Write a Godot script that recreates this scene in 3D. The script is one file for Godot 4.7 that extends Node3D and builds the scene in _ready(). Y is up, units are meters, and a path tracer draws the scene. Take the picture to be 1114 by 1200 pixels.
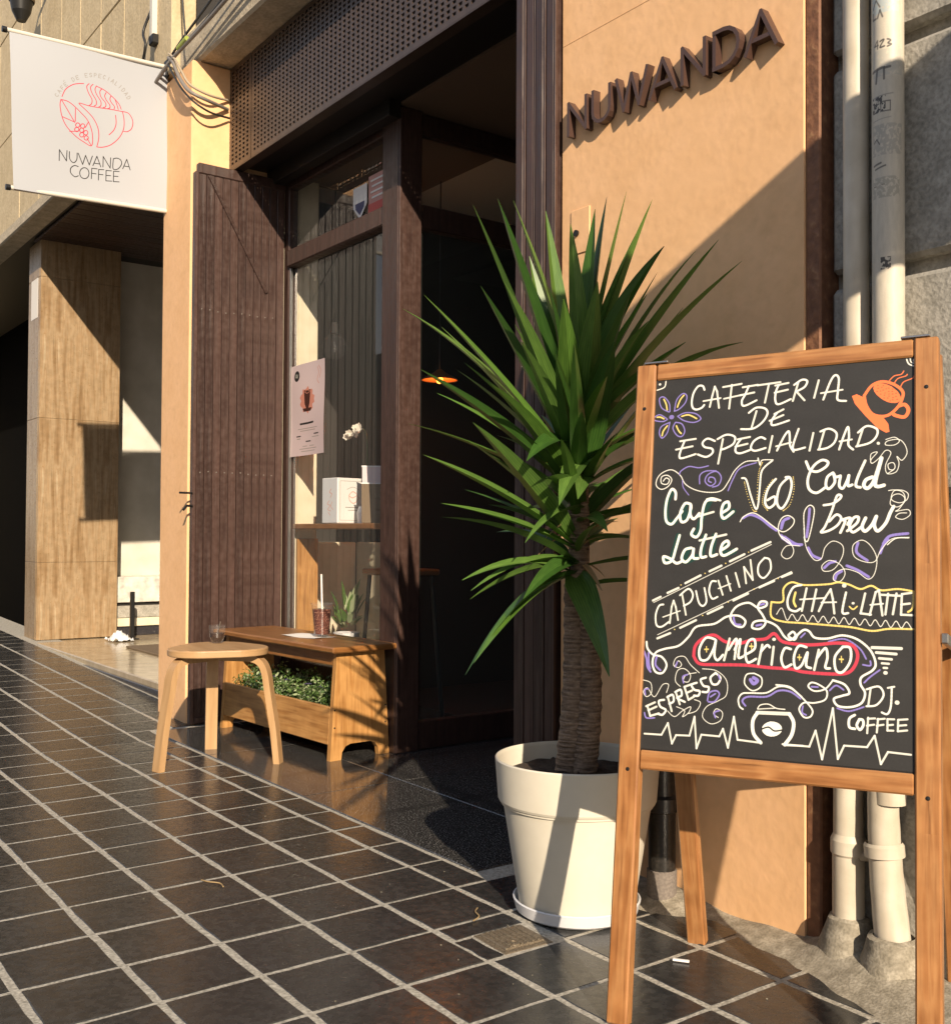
extends Node3D
# A café front in low sun. z = 0 is the street face of the café, x runs along the street, y is up, metres.

var rng := RandomNumberGenerator.new()
var M := {}
var box_cache := {}
var used_names := {}
const SUN := Vector3(-2.5, -1.2, -1.0)

# ---------------------------------------------------------------- helpers
func tri(st: SurfaceTool, a: Vector3, b: Vector3, c: Vector3, out: Vector3) -> void:
	var n := (b - a).cross(c - a)
	if n.length() < 1e-12:
		return
	n = n.normalized()
	if n.dot(out) < 0.0:
		n = -n
		var t := b
		b = c
		c = t
	# clockwise front: wind so that the cross product points inwards
	for p in [a, c, b]:
		st.set_normal(n)
		st.add_vertex(p)

func quad(st: SurfaceTool, a: Vector3, b: Vector3, c: Vector3, d: Vector3, out: Vector3) -> void:
	tri(st, a, b, c, out)
	tri(st, a, c, d, out)

func begin() -> SurfaceTool:
	var st := SurfaceTool.new()
	st.begin(Mesh.PRIMITIVE_TRIANGLES)
	return st

func add_box(st: SurfaceTool, size: Vector3, bevel: float, at := Transform3D()) -> void:
	var h := size * 0.5
	var b := minf(bevel, minf(h.x, minf(h.y, h.z)) * 0.45)
	var o := at.origin
	var pt := func(sx: float, sy: float, sz: float, axis: int) -> Vector3:
		var v := Vector3(sx * (h.x - b), sy * (h.y - b), sz * (h.z - b))
		v[axis] = [sx * h.x, sy * h.y, sz * h.z][axis]
		return at * v
	for axis in 3:
		for s in [-1.0, 1.0]:
			var q := []
			for k in [[-1, -1], [1, -1], [1, 1], [-1, 1]]:
				var c := [0.0, 0.0, 0.0]
				c[axis] = s
				c[(axis + 1) % 3] = float(k[0])
				c[(axis + 2) % 3] = float(k[1])
				q.append(pt.call(c[0], c[1], c[2], axis))
			quad(st, q[0], q[1], q[2], q[3], (q[0] + q[2]) * 0.5 - o)
	if b <= 0.0:
		return
	for axis in 3:
		var i := (axis + 1) % 3
		var j := (axis + 2) % 3
		for s in [-1.0, 1.0]:
			for t in [-1.0, 1.0]:
				var q := []
				for e in [[-1.0, i], [1.0, i], [1.0, j], [-1.0, j]]:
					var c := [0.0, 0.0, 0.0]
					c[axis] = e[0]
					c[i] = s
					c[j] = t
					q.append(pt.call(c[0], c[1], c[2], e[1]))
				quad(st, q[0], q[1], q[2], q[3], (q[0] + q[2]) * 0.5 - o)
	for sx in [-1.0, 1.0]:
		for sy in [-1.0, 1.0]:
			for sz in [-1.0, 1.0]:
				var a: Vector3 = pt.call(sx, sy, sz, 0)
				tri(st, a, pt.call(sx, sy, sz, 1), pt.call(sx, sy, sz, 2), a - o)

func cbox(size: Vector3, bevel := 0.004) -> ArrayMesh:
	var key := "%s/%s" % [size.snapped(Vector3.ONE * 0.0005), bevel]
	if not box_cache.has(key):
		var st := begin()
		add_box(st, size, bevel)
		box_cache[key] = st.commit()
	return box_cache[key]

# polygon in the xy plane (any order), pushed along z from -depth/2 to depth/2
func prism(poly: PackedVector2Array, depth: float) -> ArrayMesh:
	var st := begin()
	add_prism(st, poly, depth)
	return st.commit()

func add_prism(st: SurfaceTool, poly: PackedVector2Array, depth: float) -> void:
	var idx := Geometry2D.triangulate_polygon(poly)
	var h := depth * 0.5
	for k in range(0, idx.size(), 3):
		var a := poly[idx[k]]
		var b := poly[idx[k + 1]]
		var c := poly[idx[k + 2]]
		tri(st, Vector3(a.x, a.y, h), Vector3(b.x, b.y, h), Vector3(c.x, c.y, h), Vector3.BACK)
		tri(st, Vector3(a.x, a.y, -h), Vector3(b.x, b.y, -h), Vector3(c.x, c.y, -h), Vector3.FORWARD)
	var turn := -1.0 if Geometry2D.is_polygon_clockwise(poly) else 1.0
	for k in poly.size():
		var a := poly[k]
		var b := poly[(k + 1) % poly.size()]
		var e := (b - a) * turn
		quad(st, Vector3(a.x, a.y, -h), Vector3(b.x, b.y, -h), Vector3(b.x, b.y, h), Vector3(a.x, a.y, h), Vector3(e.y, -e.x, 0))

# profile: Array of Vector2(radius, y), smooth round the axis; sharp where a point is repeated
func lathe(profile: Array, segs := 40, wobble := 0.0) -> ArrayMesh:
	var st := begin()
	for k in profile.size() - 1:
		var p: Vector2 = profile[k]
		var q: Vector2 = profile[k + 1]
		if p.distance_to(q) < 1e-6:
			continue
		var e := q - p
		var n2 := Vector2(e.y, -e.x).normalized()
		for s in segs:
			var a0 := TAU * s / segs
			var a1 := TAU * (s + 1) / segs
			var v := []
			for c in [[p, a0], [p, a1], [q, a1], [q, a0]]:
				var w := 1.0 + wobble * sin(c[1] * 5.0 + c[0].y * 40.0)
				v.append([Vector3(c[0].x * cos(c[1]) * w, c[0].y, c[0].x * sin(c[1]) * w), Vector3(n2.x * cos(c[1]), n2.y, n2.x * sin(c[1])), Vector2(c[1] / TAU, c[0].y)])
			for t in [[0, 1, 2], [0, 2, 3]]:
				var a: Vector3 = v[t[0]][0]
				var cr: Vector3 = (v[t[1]][0] - a).cross(v[t[2]][0] - a)
				var order: Array = t if cr.dot(v[t[0]][1] + v[t[1]][1]) < 0.0 else [t[0], t[2], t[1]]
				for i in order:
					st.set_normal(v[i][1])
					st.set_uv(v[i][2])
					st.add_vertex(v[i][0])
	return st.commit()

# smooth tube through points; radii: one float or an array
func add_tube(st: SurfaceTool, pts: Array, radii, segs := 8, caps := true, flat := 1.0) -> void:
	var n := pts.size()
	var rings := []
	var up := Vector3.UP
	var dir0: Vector3 = (pts[1] - pts[0]).normalized()
	if absf(dir0.dot(up)) > 0.95:
		up = Vector3.RIGHT
	for k in n:
		var d: Vector3 = (pts[mini(k + 1, n - 1)] - pts[maxi(k - 1, 0)]).normalized()
		var s := d.cross(up).normalized()
		up = s.cross(d).normalized()
		var r: float = radii[k] if radii is Array else radii
		var ring := []
		for j in segs:
			var a := TAU * j / segs
			var o := s * cos(a) + up * sin(a) * flat
			ring.append([pts[k] + o * r, o.normalized(), Vector2(float(j) / segs, float(k) / n)])
		rings.append(ring)
	for k in n - 1:
		for j in segs:
			var j1 := (j + 1) % segs
			var v := [rings[k][j], rings[k][j1], rings[k + 1][j1], rings[k + 1][j]]
			for t in [[0, 1, 2], [0, 2, 3]]:
				var cr: Vector3 = (v[t[1]][0] - v[t[0]][0]).cross(v[t[2]][0] - v[t[0]][0])
				var order: Array = t if cr.dot(v[t[0]][1] + v[t[2]][1]) < 0.0 else [t[0], t[2], t[1]]
				for i in order:
					st.set_normal(v[i][1])
					st.set_uv(v[i][2])
					st.add_vertex(v[i][0])
	if caps:
		for e in [[0, -1.0], [n - 1, 1.0]]:
			var d: Vector3 = (pts[n - 1] - pts[n - 2]) if e[0] > 0 else (pts[1] - pts[0])
			for j in segs:
				st.set_uv(Vector2(0.5, 0.5))
				tri(st, pts[e[0]], rings[e[0]][j][0], rings[e[0]][(j + 1) % segs][0], d * e[1])

func tube(pts: Array, radii, segs := 8, caps := true) -> ArrayMesh:
	var st := begin()
	add_tube(st, pts, radii, segs, caps)
	return st.commit()

func curve(pts: Array, steps := 6) -> Array:
	var out := []
	var n := pts.size()
	for k in n - 1:
		var p0: Variant = pts[maxi(k - 1, 0)]
		var p1: Variant = pts[k]
		var p2: Variant = pts[k + 1]
		var p3: Variant = pts[mini(k + 2, n - 1)]
		for s in steps:
			var t := float(s) / steps
			out.append(p1.cubic_interpolate(p2, p0, p3, t))
	out.append(pts[n - 1])
	return out

func numbered(called: String) -> String:
	var k: int = used_names.get(called, -1) + 1
	used_names[called] = k
	return called if k == 0 else "%s_%03d" % [called, k]

func thing(called: String, label: String, category: String, at := Vector3.ZERO, group := "") -> Node3D:
	var o := Node3D.new()
	o.name = numbered(called)
	add_child(o)
	o.position = at
	tag(o, label, category, group)
	return o

func tag(o: Node, label: String, category: String, group := "") -> void:
	o.set_meta("label", label)
	o.set_meta("category", category)
	if group:
		o.set_meta("group", group)

func part(parent: Node, called: String, mesh: Mesh, m: Material, at := Vector3.ZERO, turn := Basis()) -> MeshInstance3D:
	var o := MeshInstance3D.new()
	o.name = called
	o.mesh = mesh
	o.material_override = m
	parent.add_child(o, true)
	o.transform = Transform3D(turn, at)
	return o

func one(called: String, mesh: Mesh, m: Material, at: Vector3, turn: Basis, label: String, category: String, group := "") -> MeshInstance3D:
	var o := part(self, numbered(called), mesh, m, at, turn)
	tag(o, label, category, group)
	return o

func node(parent: Node, called: String, at := Vector3.ZERO, turn := Basis()) -> Node3D:
	var o := Node3D.new()
	o.name = called
	parent.add_child(o, true)
	o.transform = Transform3D(turn, at)
	return o

# a box given by two opposite corners in the parent's axes
func slab(parent: Node, called: String, a: Vector3, b: Vector3, m: Material, bevel := 0.004) -> MeshInstance3D:
	return part(parent, called, cbox((b - a).abs(), bevel), m, (a + b) * 0.5)

func rot(axis: Vector3, deg: float) -> Basis:
	return Basis(axis, deg_to_rad(deg))

# ---------------------------------------------------------------- textures
const N := 512

func noise(seed_: int, freq: float, octaves := 4, type := FastNoiseLite.TYPE_SIMPLEX_SMOOTH, w := N, h := N) -> PackedByteArray:
	var f := FastNoiseLite.new()
	f.seed = seed_
	f.frequency = freq
	f.noise_type = type
	f.fractal_octaves = octaves
	var img := f.get_seamless_image(w, h, false, false, 0.15, true)
	img.convert(Image.FORMAT_L8)
	if w != N or h != N:
		img.resize(N, N, Image.INTERPOLATE_CUBIC)
	return img.get_data()

# linear colour stops: [[0..1, Color], ...] to 256 colours
func lut(stops: Array) -> Array:
	var g := []
	for i in 256:
		var t := i / 255.0
		var c: Color = stops[stops.size() - 1][1]
		for k in stops.size() - 1:
			if t <= stops[k + 1][0]:
				c = stops[k][1].lerp(stops[k + 1][1], clampf((t - stops[k][0]) / maxf(stops[k + 1][0] - stops[k][0], 1e-5), 0.0, 1.0))
				break
		g.append(c)
	return g

func two(a: Color, b: Color) -> Array:
	return lut([[0.2, a], [0.8, b]])

func paint(a: PackedByteArray, la: Array, b := PackedByteArray(), lb := [], c := PackedByteArray(), lc := []) -> ImageTexture:
	var to := PackedByteArray()
	to.resize(1025)
	for i in 1025:
		to[i] = int(round(255.0 * Color(i / 1024.0, 0, 0).linear_to_srgb().r))
	var out := PackedByteArray()
	out.resize(N * N * 3)
	for i in N * N:
		var col: Color = la[a[i]]
		if not lb.is_empty():
			col = col * lb[b[i]]
		if not lc.is_empty():
			col = col * lc[c[i]]
		out[i * 3] = to[int(clampf(col.r, 0, 1) * 1024)]
		out[i * 3 + 1] = to[int(clampf(col.g, 0, 1) * 1024)]
		out[i * 3 + 2] = to[int(clampf(col.b, 0, 1) * 1024)]
	return ImageTexture.create_from_image(Image.create_from_data(N, N, false, Image.FORMAT_RGB8, out))

func grey(a: PackedByteArray, lo: float, hi: float) -> ImageTexture:
	var out := PackedByteArray()
	out.resize(N * N)
	for i in N * N:
		out[i] = int(lerpf(lo, hi, a[i] / 255.0) * 255.0)
	return ImageTexture.create_from_image(Image.create_from_data(N, N, false, Image.FORMAT_L8, out))

func bumps(a: PackedByteArray, strength: float) -> ImageTexture:
	var img := Image.create_from_data(N, N, false, Image.FORMAT_L8, a)
	img.convert(Image.FORMAT_RGBA8)
	img.bump_map_to_normal_map(strength)
	return ImageTexture.create_from_image(img)

func turned(t: ImageTexture) -> ImageTexture:
	var img: Image = t.get_image().duplicate()
	img.rotate_90(CLOCKWISE)
	return ImageTexture.create_from_image(img)

func tint(r: float, g: float, b: float) -> Color:   # linear base colour
	return Color(r, g, b).linear_to_srgb()

func mat(called: String, color, rough: float, o := {}) -> StandardMaterial3D:
	var m := StandardMaterial3D.new()
	m.resource_name = called
	if color is Texture2D:
		m.albedo_texture = color
		m.uv1_triplanar = not o.get("uv", false)
		m.uv1_world_triplanar = o.get("world", false)
		if m.uv1_triplanar:
			m.uv1_triplanar_sharpness = 4.0
		var s = o.get("scale", 1.0)
		m.uv1_scale = s if s is Vector3 else Vector3.ONE * s
		m.uv1_offset = o.get("offset", Vector3.ZERO)
		m.albedo_color = o.get("tint", Color.WHITE)
	else:
		m.albedo_color = color
	m.roughness = rough
	m.metallic = o.get("metal", 0.0)
	if o.has("spec"):
		m.metallic_specular = o.spec
	if o.has("rough_tex"):
		m.roughness = 1.0
		m.roughness_texture = o.rough_tex
	if o.has("bump"):
		m.normal_enabled = true
		m.normal_texture = o.bump
		m.normal_scale = o.get("bump_scale", 1.0)
		if not (color is Texture2D):
			m.uv1_triplanar = true
			m.uv1_world_triplanar = o.get("world", false)
			var s2 = o.get("scale", 1.0)
			m.uv1_scale = s2 if s2 is Vector3 else Vector3.ONE * s2
	if o.has("backlight"):
		m.backlight_enabled = true
		m.backlight = o.backlight
	if o.has("coat"):
		m.clearcoat_enabled = true
		m.clearcoat = o.coat
		m.clearcoat_roughness = o.get("coat_rough", 0.1)
	M[called] = m
	return m

func glass(called: String, color: Color, alpha: float) -> void:
	var m := StandardMaterial3D.new()
	m.resource_name = called
	m.transparency = BaseMaterial3D.TRANSPARENCY_ALPHA
	m.albedo_color = Color(color, alpha)
	m.roughness = 0.02
	M[called] = m

func C(r: float, g: float, b: float) -> Color:
	return Color(r, g, b)

func make_materials() -> void:
	var fine := noise(1, 0.06, 4)
	var coarse := noise(2, 0.012, 5)
	var mid := noise(3, 0.03, 4)
	var speck := noise(4, 0.22, 2)
	var big := noise(5, 0.006, 3)
	var cell := noise(6, 0.05, 1, FastNoiseLite.TYPE_CELLULAR)
	var streak := noise(7, 0.03, 4, FastNoiseLite.TYPE_SIMPLEX_SMOOTH, 512, 40)     # long along v
	var grain := noise(8, 0.09, 4, FastNoiseLite.TYPE_SIMPLEX_SMOOTH, 512, 24)
	var b_fine := bumps(fine, 3.0)
	var b_mid := bumps(mid, 5.0)
	var b_speck := bumps(speck, 2.5)
	var one_ := lut([[0.0, C(1, 1, 1)], [1.0, C(1, 1, 1)]])
	# plaster
	mat("orange_plaster", paint(coarse, lut([[0.1, C(.80, .48, .245)], [.5, C(.83, .505, .265)], [.9, C(.85, .52, .28)]]), mid, lut([[.0, C(.92, .915, .90)], [.4, C(1, 1, 1)], [1, C(1, 1, 1)]]), fine, two(C(.95, .95, .95), C(1, 1, 1))), 0.85, {"world": true, "scale": .8, "bump": b_fine, "bump_scale": .09})
	mat("brown_edge_paint", paint(mid, lut([[.2, C(.16, .07, .035)], [.7, C(.22, .10, .05)], [.9, C(.30, .16, .08)]])), 0.7, {"world": true, "scale": 2.0, "bump": b_mid, "bump_scale": .4})
	mat("cream_wall", paint(coarse, two(C(.66, .60, .44), C(.74, .68, .52)), mid, two(C(.95, .95, .94), C(1, 1, 1))), 0.8, {"world": true, "scale": 1.0})
	mat("white_wall", paint(coarse, two(C(.58, .55, .48), C(.66, .63, .56)), big, two(C(.92, .92, .91), C(1, 1, 1))), 0.75, {"world": true, "scale": .7})
	# pavement
	var pores := lut([[0.0, C(2.2, 2.2, 2.2)], [.05, C(1.25, 1.25, 1.25)], [.12, C(1, 1, 1)], [1, C(1, 1, 1)]])
	var wear := grey(fine, .20, .34)
	var tones := [C(.034, .0348, .0355), C(.037, .0372, .037), C(.031, .0325, .0338), C(.038, .0378, .037), C(.0355, .036, .0362)]
	for k in 5:
		var t: Color = tones[k]
		var d := paint(coarse, two(t * .88, t * 1.14), fine, two(C(.78, .78, .78), C(1.12, 1.12, 1.12)), speck, pores)
		mat("slate_%d" % k, d, 0.3, {"world": true, "scale": 1.1, "offset": Vector3(k * .23, k * .41, k * .37), "rough_tex": wear, "bump": b_mid, "bump_scale": .07, "spec": .45})
	mat("mortar", paint(fine, lut([[.15, C(.27, .25, .21)], [.5, C(.45, .42, .36)], [.85, C(.55, .52, .45)]]), mid, two(C(.72, .72, .70), C(1, 1, 1)), speck, lut([[0, C(.55, .55, .55)], [.25, C(1, 1, 1)], [1, C(1, 1, 1)]])), 0.9, {"world": true, "scale": 3.0, "bump": b_fine, "bump_scale": .5})
	mat("granite", paint(speck, lut([[.0, C(.012, .012, .013)], [.5, C(.022, .022, .022)], [.62, C(.05, .05, .048)], [.72, C(.20, .19, .18)], [.88, C(.40, .39, .37)]]), fine, two(C(.8, .8, .8), C(1.1, 1.1, 1.1))), 0.2, {"world": true, "scale": 1.5, "rough_tex": grey(mid, .05, .16), "spec": .65})
	mat("cement", paint(fine, lut([[.1, C(.26, .235, .185)], [.5, C(.36, .325, .26)], [.9, C(.44, .40, .325)]]), coarse, two(C(.62, .61, .58), C(1, 1, 1)), speck, lut([[0, C(.6, .6, .6)], [.2, C(1, 1, 1)], [1, C(1, 1, 1)]])), 0.92, {"world": true, "scale": 4.0, "bump": b_fine, "bump_scale": .45})
	mat("asphalt", paint(speck, two(C(.03, .03, .03), C(.07, .07, .068))), 0.9, {"world": true, "scale": 2.0})
	# stone
	mat("beige_cladding", paint(coarse, two(C(.55, .44, .275), C(.62, .505, .325)), fine, two(C(.86, .86, .85), C(1, 1, 1)), streak, two(C(.92, .92, .9), C(1, 1, 1))), 0.8, {"world": true, "scale": 1.0, "bump": b_fine, "bump_scale": .3})
	mat("concrete", paint(fine, two(C(.46, .39, .28), C(.58, .50, .38)), coarse, two(C(.75, .75, .74), C(1, 1, 1)), speck, lut([[0, C(.6, .6, .6)], [.18, C(1, 1, 1)], [1, C(1, 1, 1)]])), 0.88, {"world": true, "scale": 1.4, "bump": b_fine, "bump_scale": .5})
	mat("travertine", paint(streak, lut([[.1, C(.235, .145, .070)], [.35, C(.30, .20, .108)], [.55, C(.36, .26, .155)], [.75, C(.33, .22, .12)], [.95, C(.43, .335, .22)]]), grain, lut([[0, C(.72, .7, .67)], [.25, C(.93, .93, .93)], [.5, C(1, 1, 1)], [1, C(1, 1, 1)]]), mid, two(C(.82, .82, .8), C(1, 1, 1))), 0.32, {"world": true, "scale": Vector3(1.0, 1.0, 1.0), "rough_tex": grey(fine, .22, .5)})
	mat("polished_stone", paint(coarse, two(C(.40, .32, .21), C(.52, .43, .30)), streak, two(C(.85, .84, .82), C(1, 1, 1))), 0.18, {"world": true, "scale": .9})
	mat("grey_stone", paint(fine, lut([[.1, C(.30, .285, .25)], [.5, C(.40, .38, .335)], [.9, C(.48, .455, .405)]]), coarse, two(C(.72, .72, .71), C(1, 1, 1)), speck, lut([[0, C(.5, .5, .5)], [.25, C(1, 1, 1)], [1, C(1, 1, 1)]])), 0.93, {"world": true, "scale": 2.2, "bump": b_fine, "bump_scale": .45})
	mat("white_marble", paint(coarse, lut([[0, C(.40, .39, .37)], [.3, C(.62, .60, .55)], [.6, C(.70, .68, .62)], [1, C(.72, .70, .65)]]), coarse, two(C(.85, .85, .84), C(1, 1, 1))), 0.22, {"world": true, "scale": 1.6})
	mat("dark_marble", paint(mid, lut([[0, C(.35, .33, .3)], [.12, C(.06, .055, .06)], [.5, C(.03, .03, .035)], [1, C(.05, .045, .05)]])), 0.2, {"world": true, "scale": 2.5})
	# paint and wood
	var worn := lut([[0, C(2.6, 2.4, 2.2)], [.05, C(1.3, 1.25, 1.2)], [.12, C(1, 1, 1)], [1, C(1, 1, 1)]])
	for k in 3:
		var f: float = [1.0, .84, 1.16][k]
		mat("brown_paint_%d" % k, paint(streak, two(C(.046, .025, .020) * f, C(.064, .035, .028) * f), mid, two(C(.85, .85, .85), C(1.08, 1.08, 1.08)), speck, worn), 0.42, {"scale": 1.7, "offset": Vector3(k * .3, k * .17, k * .4), "bump": bumps(streak, 4.0), "bump_scale": .35, "rough_tex": grey(mid, .32, .55)})
	mat("brown_metal", paint(coarse, two(C(.055, .036, .027), C(.075, .050, .038)), fine, two(C(.9, .9, .9), C(1, 1, 1))), 0.38, {"world": true, "scale": 1.5})
	mat("dark_paint", tint(.012, .010, .009), 0.5)
	mat("black_gate", tint(.004, .004, .004), 0.9, {"spec": .1})
	var honey := paint(streak, lut([[.1, C(.34, .165, .050)], [.4, C(.45, .235, .080)], [.6, C(.50, .27, .095)], [.85, C(.40, .195, .06)]]), grain, lut([[0, C(.62, .55, .5)], [.25, C(.92, .9, .88)], [.5, C(1, 1, 1)], [1, C(1.05, 1.05, 1.05)]]), coarse, two(C(.88, .86, .84), C(1.04, 1.04, 1.04)))
	var amber := paint(streak, lut([[.1, C(.26, .105, .032)], [.35, C(.36, .160, .055)], [.6, C(.41, .20, .075)], [.85, C(.31, .13, .042)]]), grain, lut([[0, C(.45, .38, .32)], [.22, C(.85, .82, .8)], [.45, C(1, 1, 1)], [1, C(1.05, 1.05, 1.05)]]), coarse, two(C(.86, .84, .82), C(1.04, 1.04, 1.04)))
	var beech := paint(streak, lut([[.1, C(.39, .235, .11)], [.5, C(.45, .28, .138)], [.9, C(.485, .31, .16)]]), grain, lut([[0, C(.85, .82, .8)], [.3, C(1, 1, 1)], [1, C(1, 1, 1)]]))
	mat("honey_up", honey, 0.38, {"scale": 1.6, "coat": .25, "coat_rough": .3})
	mat("honey_up_b", honey, 0.38, {"scale": 1.6, "offset": Vector3(.37, .2, .61), "coat": .25, "coat_rough": .3})
	mat("honey_along", turned(honey), 0.36, {"scale": 1.6, "offset": Vector3(.1, .33, .2), "tint": Color(.80, .74, .70), "coat": .25, "coat_rough": .3})
	mat("honey_along_b", turned(honey), 0.36, {"scale": 1.6, "offset": Vector3(.55, .13, .7), "coat": .25, "coat_rough": .3})
	mat("amber_up", amber, 0.4, {"scale": 2.2, "offset": Vector3(.2, .1, .3), "coat": .2, "coat_rough": .3})
	mat("amber_up_b", amber, 0.4, {"scale": 2.2, "offset": Vector3(.63, .5, .85), "coat": .2, "coat_rough": .3})
	mat("amber_along", turned(amber), 0.4, {"scale": 2.2, "offset": Vector3(.4, .7, .12), "coat": .2, "coat_rough": .3})
	mat("beech_up", beech, 0.4, {"scale": 2.0})
	mat("beech_along", turned(beech), 0.38, {"scale": 2.0})
	mat("shelf_wood", turned(honey), 0.4, {"scale": 1.6, "tint": Color(.72, .66, .6)})
	mat("dark_wood", turned(honey), 0.5, {"scale": 1.6, "tint": Color(.42, .3, .24)})
	# plant
	var leafy := PackedByteArray()
	leafy.resize(N * N)
	for y in N:
		for x in N:
			var s := absf(x / float(N) - .5) * 2.0
			leafy[y * N + x] = int(clampf(128.0 + 50.0 * sin(s * 34.0) + 40.0 * (streak[y * N + x] / 255.0 - .5) - 40.0 * s * s, 0, 255))
	mat("leaf_a", paint(leafy, two(C(.052, .115, .018), C(.105, .20, .034)), coarse, two(C(.8, .85, .8), C(1.1, 1.1, 1.05))), 0.36, {"uv": true, "backlight": tint(.10, .20, .015)})
	mat("leaf_b", paint(leafy, two(C(.028, .075, .014), C(.055, .125, .022)), coarse, two(C(.8, .85, .8), C(1.1, 1.1, 1.05))), 0.34, {"uv": true, "backlight": tint(.07, .15, .012)})
	mat("leaf_c", paint(leafy, two(C(.065, .13, .026), C(.13, .23, .048)), coarse, two(C(.8, .85, .8), C(1.1, 1.1, 1.05))), 0.38, {"uv": true, "backlight": tint(.13, .24, .02)})
	mat("dry_leaf", tint(.34, .24, .12), 0.7, {"backlight": tint(.15, .1, .04)})
	mat("bark", paint(noise(31, .05, 4, FastNoiseLite.TYPE_SIMPLEX_SMOOTH, 60, 512), lut([[.1, C(.09, .06, .04)], [.5, C(.23, .16, .11)], [.9, C(.38, .28, .20)]]), fine, two(C(.7, .7, .7), C(1.05, 1.05, 1.05))), 0.85, {"scale": 4.0, "bump": bumps(noise(31, .05, 4, FastNoiseLite.TYPE_SIMPLEX_SMOOTH, 60, 512), 10.0), "bump_scale": 1.0})
	mat("soil", paint(speck, two(C(.02, .013, .009), C(.09, .06, .042)), fine, two(C(.6, .6, .6), C(1.1, 1.1, 1.1))), 0.95, {"scale": 3.0, "bump": bumps(speck, 10.0)})
	mat("pot_plastic", paint(coarse, two(C(.63, .59, .495), C(.66, .62, .525)), fine, two(C(.975, .975, .97), C(1, 1, 1))), 0.42, {"scale": 1.0})
	mat("saucer_plastic", tint(.64, .65, .68), 0.35)
	# other
	mat("pvc", paint(coarse, two(C(.56, .50, .40), C(.66, .60, .50)), streak, two(C(.85, .84, .82), C(1, 1, 1)), speck, lut([[0, C(.55, .5, .45)], [.14, C(1, 1, 1)], [1, C(1, 1, 1)]])), 0.5, {"world": true, "scale": 1.6})
	mat("black_iron", paint(fine, two(C(.012, .011, .010), C(.03, .027, .024))), 0.35, {"world": true, "scale": 3.0})
	mat("grey_band", paint(fine, two(C(.14, .12, .105), C(.22, .19, .165))), 0.8, {"world": true, "scale": 4.0})
	mat("metal", tint(.45, .44, .42), 0.35, {"metal": 1.0})
	mat("dark_metal", tint(.03, .03, .03), 0.4, {"metal": .6})
	mat("rusty_metal", paint(fine, lut([[.1, C(.09, .065, .045)], [.5, C(.20, .16, .11)], [.9, C(.30, .26, .19)]]), mid, two(C(.7, .7, .7), C(1.1, 1.1, 1.1))), 0.55, {"scale": 6.0, "metal": .3, "bump": b_fine})
	mat("cable_black", tint(.02, .02, .02), 0.5)
	mat("cable_grey", tint(.20, .18, .16), 0.5)
	mat("cable_beige", tint(.38, .31, .22), 0.6)
	mat("fitting_white", tint(.60, .57, .50), 0.5)
	mat("white_card", tint(.80, .80, .80), 0.6)
	mat("lilac_paper", tint(.66, .55, .56), 0.7)
	mat("paper", tint(.78, .75, .70), 0.8)
	mat("flower_white", tint(.75, .71, .62), 0.6, {"backlight": tint(.3, .3, .25)})
	mat("flower_purple", tint(.07, .06, .13), 0.6)
	mat("coffee", tint(.03, .012, .008), 0.1)
	mat("iced_coffee", paint(cell, lut([[.1, C(.05, .012, .008)], [.5, C(.13, .035, .02)], [.8, C(.38, .20, .14)]])), 0.15, {"scale": 9.0})
	mat("straw", tint(.80, .72, .66), 0.5)
	mat("mat_fibre", paint(speck, two(C(.12, .085, .055), C(.22, .16, .10))), 0.95, {"scale": 3.0})
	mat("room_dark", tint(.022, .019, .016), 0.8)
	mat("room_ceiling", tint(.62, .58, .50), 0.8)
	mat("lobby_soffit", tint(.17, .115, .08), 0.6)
	mat("red_print", tint(.55, .10, .09), 0.6)
	mat("pink_print", tint(.55, .30, .27), 0.6)
	mat("blue_print", tint(.03, .05, .16), 0.5)
	mat("opposite_plaster", paint(coarse, two(C(.42, .37, .29), C(.50, .44, .35))), 0.9, {"world": true, "scale": .3})
	mat("opposite_shutter", tint(.06, .075, .06), 0.6)
	glass("pane", Color(.9, .95, .93), 0.03)
	glass("tumbler", Color(.95, .97, .97), 0.02)
	glass("lamp_glass", Color(.95, .97, .97), 0.14)
	var bulb := StandardMaterial3D.new()
	bulb.resource_name = "lit_bulb"
	bulb.albedo_color = Color(1, .8, .5)
	bulb.emission_enabled = true
	bulb.emission = Color(1.0, .55, .2)
	bulb.emission_energy_multiplier = 6.0
	M["lit_bulb"] = bulb
	mat("copper", tint(.55, .24, .09), 0.35, {"metal": .7})

# ---------------------------------------------------------------- drawing flat print into an image
const INK := {"w": Color(.90, .90, .86), "y": Color(.90, .80, .46), "p": Color(.52, .47, .76), "o": Color(.96, .47, .27), "r": Color(.76, .22, .30), "g": Color(.55, .53, .50), "t": Color(.06, .22, .19), "k": Color(.10, .095, .095), "h": Color(.30, .285, .27), "b": Color(.25, .11, .07), "l": Color(.78, .52, .45)}

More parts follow.
